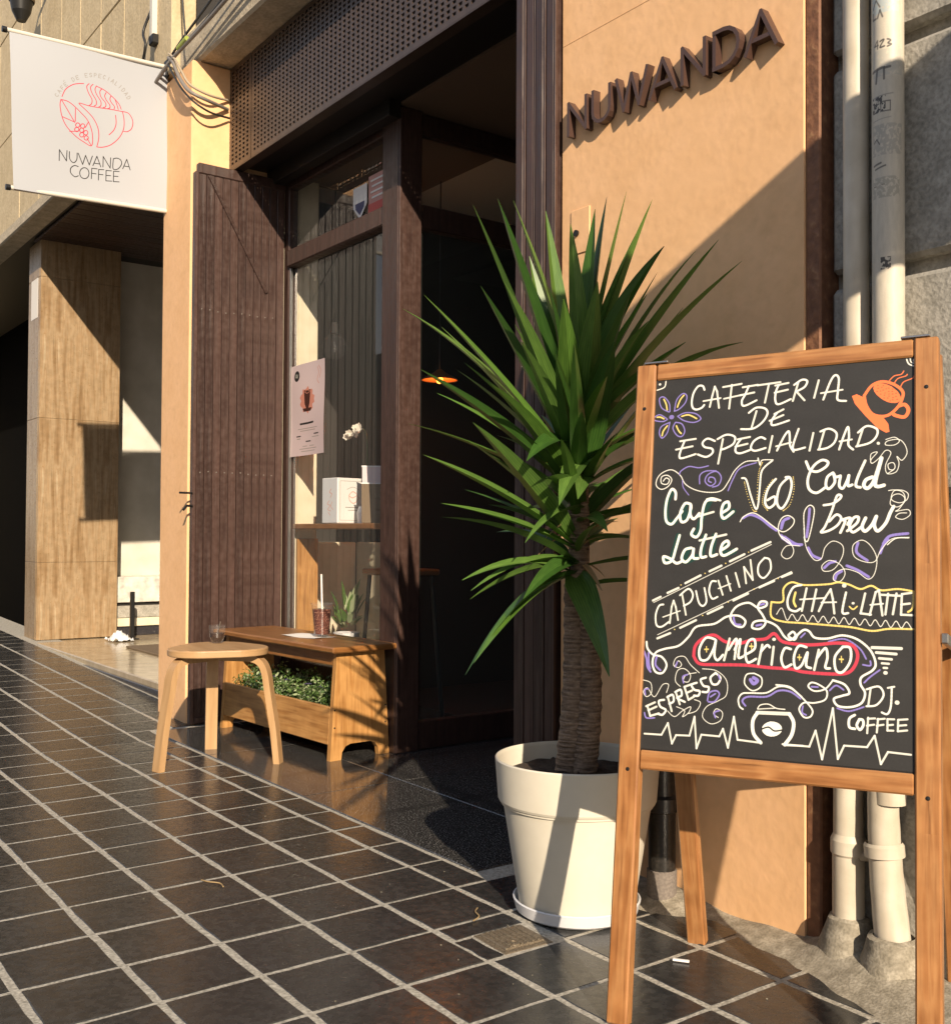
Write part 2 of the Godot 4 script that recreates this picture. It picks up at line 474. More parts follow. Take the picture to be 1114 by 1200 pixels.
func dab(img: Image, a: Vector2, b: Vector2, r: float, col: Color, rough: float) -> void:
	var lo := (a.min(b) - Vector2.ONE * (r + 1.5)).floor()
	var hi := (a.max(b) + Vector2.ONE * (r + 1.5)).ceil()
	var w := img.get_width()
	var h := img.get_height()
	var ab := b - a
	var l2 := maxf(ab.length_squared(), 1e-6)
	for y in range(maxi(int(lo.y), 0), mini(int(hi.y), h - 1) + 1):
		for x in range(maxi(int(lo.x), 0), mini(int(hi.x), w - 1) + 1):
			var p := Vector2(x + .5, y + .5)
			var t := clampf((p - a).dot(ab) / l2, 0, 1)
			var d := p.distance_to(a + ab * t)
			var cov := clampf(r - d + .5, 0, 1)
			if cov > 0.0:
				cov *= 1.0 - rough * (0.5 + 0.5 * sin(x * 1.7 + y * 0.9) * sin(x * .37 - y * 1.3))
				img.set_pixel(x, y, img.get_pixel(x, y).lerp(col, cov))

func draw_strokes(img: Image, strokes: Array, scale: float, rough := 0.12) -> void:
	for s in strokes:
		var width: float = s[0] * scale * .5
		var col: Color = INK[s[1][0]]
		var kind: String = s[1][1]
		var pts := []
		for k in range(0, s[2].size(), 2):
			pts.append(Vector2(s[2][k], s[2][k + 1]) * scale)
		if kind == "f":
			var poly := PackedVector2Array(pts)
			var lo: Vector2 = pts[0]
			var hi: Vector2 = pts[0]
			for p in pts:
				lo = lo.min(p)
				hi = hi.max(p)
			for y in range(int(lo.y), int(hi.y) + 1):
				for x in range(int(lo.x), int(hi.x) + 1):
					if x >= 0 and y >= 0 and x < img.get_width() and y < img.get_height() and Geometry2D.is_point_in_polygon(Vector2(x + .5, y + .5), poly):
						img.set_pixel(x, y, col)
			continue
		if kind == "s" or kind == "d":
			pts = curve(pts, 6)
		if kind == "d":
			for k in range(0, pts.size(), 1):
				dab(img, pts[k], pts[k] + Vector2(.5, 0), maxf(width, 2.0), col, rough)
			continue
		for k in pts.size() - 1:
			dab(img, pts[k], pts[k + 1], width, col, rough)

# a flat rectangle with uv 0..1 on its front (+z) and a thin body behind it
func sheet(size: Vector2, bend := 0.0, cols := 10, rows := 10) -> ArrayMesh:
	var st := begin()
	for j in rows:
		for i in cols:
			var v := []
			for c in [[i, j], [i + 1, j], [i + 1, j + 1], [i, j + 1]]:
				var u := Vector2(float(c[0]) / cols, float(c[1]) / rows)
				var z := bend * (sin(u.x * 5.0 + u.y * 2.0) * .5 + sin(u.y * 7.0 - u.x * 3.0) * .3)
				v.append([Vector3((u.x - .5) * size.x, (.5 - u.y) * size.y, z), u])
			for t in [[0, 1, 2], [0, 2, 3]]:
				for k in t:
					st.set_uv(v[k][1])
					st.add_vertex(v[k][0])
	st.generate_normals()
	st.generate_tangents()
	return st.commit()

func printed(called: String, img: Image, rough: float, back := false) -> StandardMaterial3D:
	var m := StandardMaterial3D.new()
	m.resource_name = called
	m.albedo_texture = ImageTexture.create_from_image(img)
	m.roughness = rough
	m.cull_mode = BaseMaterial3D.CULL_DISABLED
	if back:
		m.backlight_enabled = true
		m.backlight = tint(.25, .24, .22)
	M[called] = m
	return m

# ---------------------------------------------------------------- ground
func rise(x: float) -> float:          # the street climbs gently to the far end
	return maxf(0.0, -x - 4.6) * 0.027

var eye := Transform3D()
func seen(p: Vector3) -> Vector3:      # where the lens puts a point: x, y in half-pictures, z the depth
	var q := eye.affine_inverse() * p
	return Vector3(q.x / -q.z / .4483, q.y / -q.z / .4822, -q.z)

func tile_mesh(sx: float, sz: float, seed_: int) -> ArrayMesh:
	var r := RandomNumberGenerator.new()
	r.seed = seed_
	var ring := []
	var steps := 4
	var cs := [Vector2(-sx, -sz), Vector2(sx, -sz), Vector2(sx, sz), Vector2(-sx, sz)]
	for k in 4:
		var a: Vector2 = cs[k] * .5
		var b: Vector2 = cs[(k + 1) % 4] * .5
		var inward := -(a + b).normalized()
		for s in steps:
			var p := a.lerp(b, (s + (0.06 if s == 0 else 0.0)) / steps)
			ring.append(p + inward * r.randf_range(0.0, 0.0034))
	var st := begin()
	var n := ring.size()
	for k in n:
		var a: Vector2 = ring[k]
		var b: Vector2 = ring[(k + 1) % n]
		var ai := a * (1.0 - .0035 / a.length())
		var bi := b * (1.0 - .0035 / b.length())
		var out := Vector3(a.x + b.x, 0, a.y + b.y)
		tri(st, Vector3.ZERO, Vector3(ai.x, 0, ai.y), Vector3(bi.x, 0, bi.y), Vector3.UP)
		quad(st, Vector3(ai.x, 0, ai.y), Vector3(bi.x, 0, bi.y), Vector3(b.x, -.0028, b.y), Vector3(a.x, -.0028, a.y), out.normalized() + Vector3.UP)
		quad(st, Vector3(a.x, -.0028, a.y), Vector3(b.x, -.0028, b.y), Vector3(b.x, -.02, b.y), Vector3(a.x, -.02, a.y), out)
	return st.commit()

func build_ground() -> void:
	var ground := part(self, "ground", cbox(Vector3(300, .2, 300), 0), M.asphalt, Vector3(0, -.42, 0))
	ground.set_meta("kind", "structure")
	var road := part(self, "road", cbox(Vector3(60, .2, 3.2), 0), M.asphalt, Vector3(-5, -.21, 4.62))
	road.set_meta("kind", "structure")
	var pave := node(self, "pavement")
	pave.set_meta("kind", "structure")
	# mortar bed: level part and the climbing part
	slab(pave, "mortar_bed", Vector3(-4.6, -.30, -.20), Vector3(4.0, -.0014, 3.0), M.mortar, 0)
	var len_ := 8.0
	var a := atan(.027)
	part(pave, "mortar_bed", cbox(Vector3(len_, .3, 3.35), 0), M.mortar, Vector3(-4.6 - len_ * .5, rise(-4.6 - len_ * .5) - .1514, 1.325), rot(Vector3.BACK, -rad_to_deg(a)))
	slab(pave, "kerb", Vector3(-14, -.31, 3.01), Vector3(4.0, .0, 3.16), M.concrete, .015)
	var pitch := .213
	var meshes := []
	for k in 7:
		meshes.append(tile_mesh(pitch - .0056, .212 - .0098, 100 + k))
	var narrow := []
	for k in 3:
		narrow.append(tile_mesh(pitch - .0056, .109 - .009, 200 + k))
	var spots := []
	for i in range(-42, 36):
		var x := (i - 16.497 + .5) * pitch
		var rows := []
		if x < -4.87:
			rows.append([-.125, .087])
			rows.append([.087, .299])
		elif x < -2.30:
			rows.append([.19, .299])
		else:
			rows.append([-.125, .087])
			rows.append([.087, .299])
		for k in 12:
			rows.append([.299 + k * .212, .299 + (k + 1) * .212])
		for rw in rows:
			var z: float = (rw[0] + rw[1]) * .5
			if x > -4.85 and x < -2.30 and z < .19:
				continue
			if Vector2(x + 1.916, z - .405).length() < .05:
				continue
			var p := Vector3(x, rise(x), z)
			var s := seen(p)
			var inside := s.z > 0.2 and absf(s.x) < 1.12 and absf(s.y) < 1.15
			spots.append([p, rw[1] - rw[0] < .15, inside, s.z])
	spots.sort_custom(func(u, v): return u[3] < v[3] if u[2] and v[2] else u[2])
	var far := begin()
	var count := 0
	rng.seed = 11
	for s in spots:
		var m: ArrayMesh = narrow[rng.randi() % 3] if s[1] else meshes[rng.randi() % 7]
		var t := Basis()
		if not s[1] and rng.randf() < .5:
			t = rot(Vector3.UP, 180)
		if s[0].x < -4.6:
			t = rot(Vector3.BACK, -rad_to_deg(a)) * t
		t = rot(Vector3.RIGHT, rng.randf_range(-.18, .18)) * rot(Vector3.BACK, rng.randf_range(-.18, .18)) * t
		var at: Vector3 = s[0] + Vector3(0, rng.randf_range(-.0008, .0008), 0)
		if s[2] and count < 296:
			part(pave, "tile", m, M["slate_%d" % (rng.randi() % 5)], at, t)
			count += 1
		else:
			far.append_from(m, 0, Transform3D(t, at))
	part(pave, "tile", tile_mesh(.075, .197, 300), M.slate_0, Vector3(-1.982, 0, .405))
	part(pave, "tile", tile_mesh(.125, .05, 301), M.slate_2, Vector3(-1.877, 0, .487))
	var rest := part(pave, "tile_field", far.commit(), M.slate_1)
	rest.set_meta("kind", "stuff")
	# granite floor in front of and inside the entrance
	var floor_ := node(self, "threshold")
	floor_.set_meta("kind", "structure")
	var xs := [-4.79, -4.13, -3.30, -2.305]
	for k in 3:
		slab(floor_, "granite_slab", Vector3(xs[k], -.1, -.22), Vector3(xs[k + 1] - .0025, .003, .181), M.granite, .002)
		slab(floor_, "granite_slab", Vector3(xs[k], -.1, -1.2), Vector3(xs[k + 1] - .0025, .003, -.2225), M.granite, .002)
	# cement fillet along the foot of the wall, lumpy round the pipes
	var f := FastNoiseLite.new()
	f.seed = 5
	f.frequency = 9.0
	var st := begin()
	var nx := 90
	var nz := 34
	var hgt := func(x: float, z: float) -> float:
		var edge := .10 + .05 * sin(x * 5.0) + .05 * f.get_noise_2d(x * .35, 3.0) + clampf((x + 1.5) * .12, 0, .07)
		var up := clampf((edge - z) / .22, 0.0, 1.0)
		var y := -.012 + .036 * smoothstep(0, 1, up) + .004 * f.get_noise_2d(x * .3, z * .3) * minf(up * 3.0, 1.0) + .0015 * f.get_noise_2d(x * 3.1, z * 3.1) * minf(up * 3.0, 1.0)
		for q in [[-1.365, -.10, .07, .035], [-1.255, -.10, .075, .03], [-1.846, -.05, .08, .015]]:
			var d: float = Vector2(x - q[0], z - q[1]).length() / q[2]
			y += q[3] * exp(-d * d * 1.4)
		return y
	for j in nz:
		for i in nx:
			var v := []
			for c in [[i, j], [i + 1, j], [i + 1, j + 1], [i, j + 1]]:
				var x: float = -2.27 + 1.9 * c[0] / nx
				var z: float = -.14 + .42 * c[1] / nz
				v.append(Vector3(x, hgt.call(x, z), z))
			if maxf(maxf(v[0].y, v[1].y), maxf(v[2].y, v[3].y)) < -.006:
				continue
			st.set_smooth_group(0)
			for k in [0, 1, 2, 0, 2, 3]:
				st.add_vertex(v[k])
	st.index()
	st.generate_normals()
	var patch := part(self, "cement_fillet", st.commit(), M.cement)
	patch.set_meta("kind", "structure")

# ---------------------------------------------------------------- the café
func planks(leaf: Node3D, n: int, w: float, h: float, thick: float, y0 := 0.0) -> void:
	for k in n:
		part(leaf, "plank", cbox(Vector3(w / n - .0022, h, thick), .0025), M["brown_paint_%d" % (rng.randi() % 3)], Vector3((k + .5) * w / n, y0 + h * .5, rng.randf_range(-.0012, .0012)))

func perforated(x0: float, x1: float, y0: float, y1: float) -> ArrayMesh:
	var st := begin()
	var px := .036
	var py := .0205
	var edge := .018
	var nx := int((x1 - x0 - 2 * edge) / px)
	var ny := int((y1 - y0 - 2 * edge) / py)
	px = (x1 - x0 - 2 * edge) / nx
	py = (y1 - y0 - 2 * edge) / ny
	var hw := px * .29
	var hh := py * .29
	var t := .006
	var F := Vector3.BACK
	for r in [[x0, y0, x1, y0 + edge], [x0, y1 - edge, x1, y1], [x0, y0 + edge, x0 + edge, y1 - edge], [x1 - edge, y0 + edge, x1, y1 - edge]]:
		quad(st, Vector3(r[0], r[1], 0), Vector3(r[2], r[1], 0), Vector3(r[2], r[3], 0), Vector3(r[0], r[3], 0), F)
	quad(st, Vector3(x0, y0, 0), Vector3(x1, y0, 0), Vector3(x1, y0, -t), Vector3(x0, y0, -t), Vector3.DOWN)
	for j in ny:
		for i in nx:
			var ax := x0 + edge + i * px
			var ay := y0 + edge + j * py
			var c := Vector3(ax + px * .5, ay + py * .5, 0)
			var o := [Vector3(ax, ay, 0), Vector3(ax + px, ay, 0), Vector3(ax + px, ay + py, 0), Vector3(ax, ay + py, 0)]
			var h := [c + Vector3(-hw, -hh, 0), c + Vector3(hw, -hh, 0), c + Vector3(hw, hh, 0), c + Vector3(-hw, hh, 0)]
			for k in 4:
				var k1 := (k + 1) % 4
				quad(st, o[k], o[k1], h[k1], h[k], F)
				var back := Vector3(0, 0, -t)
				quad(st, h[k], h[k1], h[k1] + back, h[k] + back, c - (h[k] + h[k1]) * .5)
	return st.commit()

func build_cafe() -> void:
	rng.seed = 21
	var b := thing("cafe_building", "orange plaster café front with brown wooden shutters, shop window and dark open entrance", "building")
	# left pier with the sunny reveal
	slab(b, "pier", Vector3(-5.22, -.2, -.55), Vector3(-4.85, 3.17, 0.0), M.orange_plaster, .008)
	# right wall
	slab(b, "wall", Vector3(-2.285, -.2, -.62), Vector3(-1.465, 6.0, -.10), M.orange_plaster, .001)
	slab(b, "edge_strip", Vector3(-1.464, -.2, -.6), Vector3(-1.425, 6.0, -.104), M.brown_edge_paint, .004)
	part(b, "plaster_seam", cbox(Vector3(.8, .0016, .0016), .0004), M.orange_plaster, Vector3(-1.88, 2.305, -.0998))
	var plate := part(b, "meter_cover", cbox(Vector3(.076, .125, .006), .001), M.orange_plaster, Vector3(-2.205, 1.757, -.0995))
	part(plate, "lock", lathe([Vector2(.0, .006), Vector2(.009, .006), Vector2(.009, 0)], 14), M.dark_metal, Vector3(-.012, -.005, .004), rot(Vector3.RIGHT, 90))
	# opened shutter leaf lining the left reveal: its own x runs from the street inwards
	var leaf := node(b, "shutter", Vector3(-4.795, .012, -.012), rot(Vector3.UP, 90))
	planks(leaf, 11, .445, 2.60, .022)
	part(leaf, "top_rail", cbox(Vector3(.452, .05, .034), .004), M.brown_paint_0, Vector3(.2225, 2.618, 0))
	part(leaf, "edge_stile", cbox(Vector3(.020, 2.6, .034), .004), M.brown_paint_2, Vector3(-.009, 1.30, 0))
	var dg := Vector2(.30, -.52)
	part(leaf, "brace", cbox(Vector3(.60, .016, .010), .003), M.brown_paint_1, Vector3(.20, 2.33, .0145), rot(Vector3.BACK, -60))
	part(leaf, "bottom_rail", cbox(Vector3(.44, .03, .03), .004), M.brown_paint_1, Vector3(.2225, .018, .002))
	var latch := part(leaf, "latch", tube([Vector3(-.02, 1.02, .02), Vector3(-.05, 1.02, .03), Vector3(-.07, 1.0, .04)], .006, 8), M.dark_metal)
	part(leaf, "latch", tube([Vector3(-.02, 1.08, .02), Vector3(-.085, 1.08, .03)], .005, 8), M.dark_metal)
	for yy in [.33, 1.18, 1.95]:
		for k in 10:
			part(leaf, "nail", lathe([Vector2(0, .0015), Vector2(.0028, .001), Vector2(.0035, 0)], 6), M.grey_band, Vector3((k + .5) * .0405, yy + rng.randf_range(-.004, .004), .0115), rot(Vector3.RIGHT, 90))
	# folded shutter on the right of the entrance, four narrow leaves seen edge on
	var fold := node(b, "folded_shutter", Vector3(-2.475, 0.005, -.10))
	for k in 4:
		part(fold, "leaf", cbox(Vector3(.041, 3.10, .05), .007), M["brown_paint_%d" % [0, 2, 1, 0][k]], Vector3(.0225 + k * .0455, 1.55, -.003 * (k % 2)))
		part(fold, "beading", cbox(Vector3(.006, 3.10, .01), .002), M.brown_paint_2, Vector3(.0455 * (k + 1) - .0005, 1.55, .018))
	part(fold, "backing", cbox(Vector3(.19, 3.10, .3), .002), M.dark_paint, Vector3(.092, 1.55, -.18))
	# perforated metal fascia in two sheets
	var fascia := node(b, "fascia", Vector3(0, 0, -.19))
	part(fascia, "perforated_sheet", perforated(-4.848, -4.603, 2.665, 3.165), M.brown_metal)
	part(fascia, "perforated_sheet", perforated(-4.597, -2.48, 2.665, 3.165), M.brown_metal)
	slab(fascia, "backing", Vector3(-4.848, 2.70, -.26), Vector3(-2.29, 3.165, -.05), M.dark_paint, 0)
	slab(fascia, "bottom_flange", Vector3(-4.848, 2.660, -.05), Vector3(-2.48, 2.664, 0.0), M.brown_metal, 0)
	slab(b, "soffit", Vector3(-4.848, 2.69, -1.15), Vector3(-2.29, 2.72, -.452), M.lobby_soffit, 0)
	slab(b, "lintel", Vector3(-4.848, 2.63, -.45), Vector3(-3.70, 2.735, -.39), M.dark_paint, .003)
	# concrete floor band over the shop and the storey above
	slab(b, "floor_band", Vector3(-5.10, 3.172, -.60), Vector3(3.0, 3.36, -.03), M.concrete, .012)
	slab(b, "upper_blind", Vector3(-5.0, 3.361, -.62), Vector3(-2.2, 6.0, -.42), M.dark_paint, 0)
	slab(b, "upper_blind_rail", Vector3(-5.0, 3.40, -.42), Vector3(-2.2, 3.43, -.40), M.brown_metal, .003)
	# shop window: frame, panes, post
	var w := node(b, "shop_window", Vector3(0, 0, -.465))
	slab(w, "frame_stile", Vector3(-4.805, .0, -.05), Vector3(-4.752, 2.69, .0), M.brown_paint_0, .005)
	slab(w, "frame_rail", Vector3(-4.75, 2.218, -.045), Vector3(-3.842, 2.302, .012), M.brown_paint_2, .006)
	slab(w, "frame_rail", Vector3(-4.75, 2.605, -.045), Vector3(-3.842, 2.688, .004), M.brown_paint_1, .005)
	slab(w, "frame_rail", Vector3(-4.75, .0, -.045), Vector3(-3.842, .30, .004), M.brown_paint_1, .005)
	slab(w, "glazing_bead", Vector3(-4.751, .302, -.02), Vector3(-4.740, 2.216, -.004), M.metal, .002)
	part(w, "pane", sheet(Vector2(.912, 1.922), 0, 1, 1), M.pane, Vector3(-4.296, 1.261, -.024))
	part(w, "pane", sheet(Vector2(.912, .31), 0, 1, 1), M.pane, Vector3(-4.296, 2.455, -.024))
	slab(w, "post", Vector3(-3.841, .0, -.10), Vector3(-3.711, 2.688, .02), M.brown_paint_0, .006)
	slab(w, "post_cap", Vector3(-3.716, .004, .004), Vector3(-3.704, 2.68, .016), M.brown_paint_2, .003)
	# glazed side of the entrance, running inwards from the post
	var s := node(b, "side_screen", Vector3(-3.725, 0, 0))
	slab(s, "frame_rail", Vector3(-.05, 2.60, -1.12), Vector3(0, 2.685, -.567), M.brown_paint_1, .004)
	slab(s, "frame_rail", Vector3(-.05, 2.20, -1.12), Vector3(0, 2.30, -.567), M.brown_paint_1, .004)
	slab(s, "frame_rail", Vector3(-.05, .004, -1.12), Vector3(0, .12, -.567), M.brown_paint_1, .004)
	slab(s, "frame_stile", Vector3(-.05, .004, -1.18), Vector3(.002, 2.688, -1.121), M.brown_paint_1, .004)
	part(s, "pane", sheet(Vector2(.553, 2.08), 0, 1, 1), M.pane, Vector3(-.025, 1.16, -.8435), rot(Vector3.UP, 90))
	part(s, "pane", sheet(Vector2(.553, .30), 0, 1, 1), M.pane, Vector3(-.025, 2.45, -.8435), rot(Vector3.UP, 90))
	# entrance: door head and jamb, door leaf folded open inside
	var e := node(b, "entrance", Vector3(0, 0, -1.15))
	slab(e, "door_head", Vector3(-3.72, 2.20, -.05), Vector3(-2.50, 2.30, .0), M.brown_paint_1, .004)
	part(e, "transom_pane", sheet(Vector2(1.22, .388), 0, 1, 1), M.pane, Vector3(-3.11, 2.496, -.028))
	slab(e, "jamb", Vector3(-2.50, 0.004, -.06), Vector3(-2.286, 2.72, .95), M.brown_paint_1, .004)
	slab(e, "door_leaf", Vector3(-2.56, .01, -.95), Vector3(-2.515, 2.19, -.07), M.brown_paint_1, .004)
	# the room behind
	var r := node(b, "room")
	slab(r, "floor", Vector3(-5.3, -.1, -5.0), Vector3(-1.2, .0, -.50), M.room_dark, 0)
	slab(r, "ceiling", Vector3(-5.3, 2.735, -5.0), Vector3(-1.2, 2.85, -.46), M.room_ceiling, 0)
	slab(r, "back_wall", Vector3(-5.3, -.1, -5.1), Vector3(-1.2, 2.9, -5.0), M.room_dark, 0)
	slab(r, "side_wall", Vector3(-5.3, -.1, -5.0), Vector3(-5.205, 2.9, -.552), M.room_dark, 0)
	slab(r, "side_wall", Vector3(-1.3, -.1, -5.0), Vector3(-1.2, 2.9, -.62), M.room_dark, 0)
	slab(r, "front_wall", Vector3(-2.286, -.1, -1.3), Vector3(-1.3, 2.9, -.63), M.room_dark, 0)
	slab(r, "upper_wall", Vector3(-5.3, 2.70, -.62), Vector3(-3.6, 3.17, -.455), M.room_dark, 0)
	slab(r, "window_pier", Vector3(-5.10, -.02, -.66), Vector3(-4.806, 2.735, -.552), M.cream_wall, .004)
	slab(r, "window_pier", Vector3(-4.849, -.02, -.551), Vector3(-4.808, 2.735, -.468), M.cream_wall, .002)
	slab(r, "dado", Vector3(-5.079, .0, -1.10), Vector3(-4.72, .86, -1.05), M.cream_wall, .004)
	slab(r, "dado", Vector3(-5.2, .0, -1.05), Vector3(-5.08, .86, -.70), M.cream_wall, .006)

func build_left_building() -> void:
	rng.seed = 31
	var b := thing("portal_building", "beige stone clad building with deep shaded portal left of the café", "building")
	# cladding slabs above the portal
	var xs := [-5.11, -5.36, -5.885, -6.305, -6.722, -7.15, -7.66, -8.2, -8.875, -9.5, -10.2]
	for k in xs.size() - 1:
		for row in [[3.20, 3.905], [3.911, 4.72], [4.726, 5.6]]:
			slab(b, "cladding_panel", Vector3(xs[k + 1] + .003, row[0], -.12), Vector3(xs[k] - .003, row[1], -.006 + (.014 if k == 0 else rng.randf_range(-.002, .002))), M.beige_cladding, .004)
	slab(b, "lintel_band", Vector3(-10.6, 3.11, -.14), Vector3(-5.22, 3.195, .012), M.concrete, .01)
	slab(b, "backing_wall", Vector3(-14.0, 3.12, -2.6), Vector3(-5.11, 5.6, -.121), M.dark_paint, 0)
	slab(b, "cladding_panel", Vector3(-14.0, 3.12, -.12), Vector3(-10.61, 5.6, 0), M.beige_cladding, .004)
	# planked soffit
	var soff := node(b, "soffit", Vector3(0, 3.105, 0))
	for k in 24:
		part(soff, "plank", cbox(Vector3(.128, .02, 2.2), .004), M["brown_paint_%d" % (rng.randi() % 3)], Vector3(-5.30 - k * .132, 0, -1.26))
	# travertine column
	var c := node(b, "column", Vector3(-8.3, .1, -.19))
	slab(c, "core", Vector3(-.31, 0, -.585), Vector3(-.012, 3.0, -.012), M.dark_paint, 0)
	for row in [[0.002, .5792], [.5808, 1.66], [1.6616, 2.72], [2.7216, 3.0]]:
		slab(c, "facing_slab", Vector3(-.012, row[0], -.59), Vector3(.012, row[1], .006), M.travertine, .0008)
		slab(c, "facing_slab", Vector3(-.32, row[0], -.012), Vector3(-.0125, row[1], .008), M.travertine, .002)
	slab(c, "paper_notice", Vector3(-.24, 2.42, .0085), Vector3(-.05, 2.72, .010), M.paper, 0)
	# step, inner walls
	slab(b, "step", Vector3(-8.75, -.1, -2.3), Vector3(-5.221, .095, -.155), M.polished_stone, .006)
	slab(b, "step_riser", Vector3(-8.3, -.1, -.154), Vector3(-5.221, .062, -.132), M.dark_marble, .003)
	slab(b, "inner_wall", Vector3(-8.80, .0, -2.4), Vector3(-8.66, 3.12, -.74), M.white_wall, 0)
	slab(b, "back_wall", Vector3(-8.7, .0, -2.45), Vector3(-5.3, 3.12, -2.3), M.white_wall, 0)
	slab(b, "side_wall", Vector3(-5.42, .0, -2.4), Vector3(-5.305, 3.12, -.555), M.white_wall, 0)
	slab(b, "gate", Vector3(-14.0, -.1, -1.1), Vector3(-8.82, 3.12, -.90), M.black_gate, 0)
	# low marble bench along the inner wall
	var m := thing("marble_bench", "low white marble ledge on dark plinth inside the shaded portal", "bench", Vector3(-8.655, .096, -.80))
	slab(m, "seat_slab", Vector3(0, .26, -1.2), Vector3(.30, .46, .0), M.white_marble, .004)
	slab(m, "recess", Vector3(0, .235, -1.2), Vector3(.27, .258, -.004), M.dark_paint, 0)
	slab(m, "front_panel", Vector3(0, .14, -1.2), Vector3(.285, .233, -.004), M.grey_stone, .003)
	slab(m, "footing", Vector3(0, .075, -1.2), Vector3(.33, .138, .0), M.cream_wall, .003)
	slab(m, "plinth", Vector3(0, .0, -1.2), Vector3(.31, .073, -.006), M.dark_marble, .003)
	var rail := thing("rail_post", "short black metal rail post standing in the portal", "post", Vector3(-8.05, .096, -.82))
	part(rail, "post", cbox(Vector3(.03, .36, .03), .003), M.dark_metal, Vector3(0, .18, 0))
	part(rail, "foot_plate", cbox(Vector3(.10, .008, .08), .002), M.dark_metal, Vector3(0, .004, 0))
	# crumpled white cloth by the post
	var st := begin()
	var f := FastNoiseLite.new()
	f.frequency = 8.0
	for i in 14:
		for j in 14:
			var v := []
			for q in [[i, j], [i + 1, j], [i + 1, j + 1], [i, j + 1]]:
				var u := Vector2(q[0] / 14.0 - .5, q[1] / 14.0 - .5)
				v.append(Vector3(u.x * .20, .008 + .07 * maxf(0.0, 1.0 - u.length() * 2.0) + .05 * absf(f.get_noise_2d(u.x, u.y)), u.y * .16))
			for t in [0, 1, 2, 0, 2, 3]:
				st.add_vertex(v[t])
	st.generate_normals()
	one("cleaning_cloth", st.commit(), M.white_card, Vector3(-7.98, .092, -.70), Basis(), "crumpled white cloth on the portal floor by the black post", "cloth")
	one("door_mat", cbox(Vector3(.95, .014, .55), .005), M.mat_fibre, Vector3(-7.0, .1025, -.86), Basis(), "flat brown door mat on the polished portal step", "mat")

func build_right_building() -> void:
	rng.seed = 41
	var b := thing("stone_building", "rough grey stone building with wide joints right of the orange wall", "building")
	slab(b, "joint_wall", Vector3(-1.424, -.2, -.6), Vector3(4.0, 6.0, -.17), M.grey_stone, 0)
	var ys := [-.1, .49, .979, 1.468, 1.957, 2.446, 2.935, 3.42, 3.9]
	for k in ys.size() - 1:
		for x in [[-1.42, -.2], [-.19, 1.1], [1.11, 2.5]]:
			slab(b, "stone_block", Vector3(x[0], ys[k] + .017, -.18), Vector3(x[1], ys[k + 1] - .017, -.134 + rng.randf_range(-.004, .004)), M.grey_stone, .014)

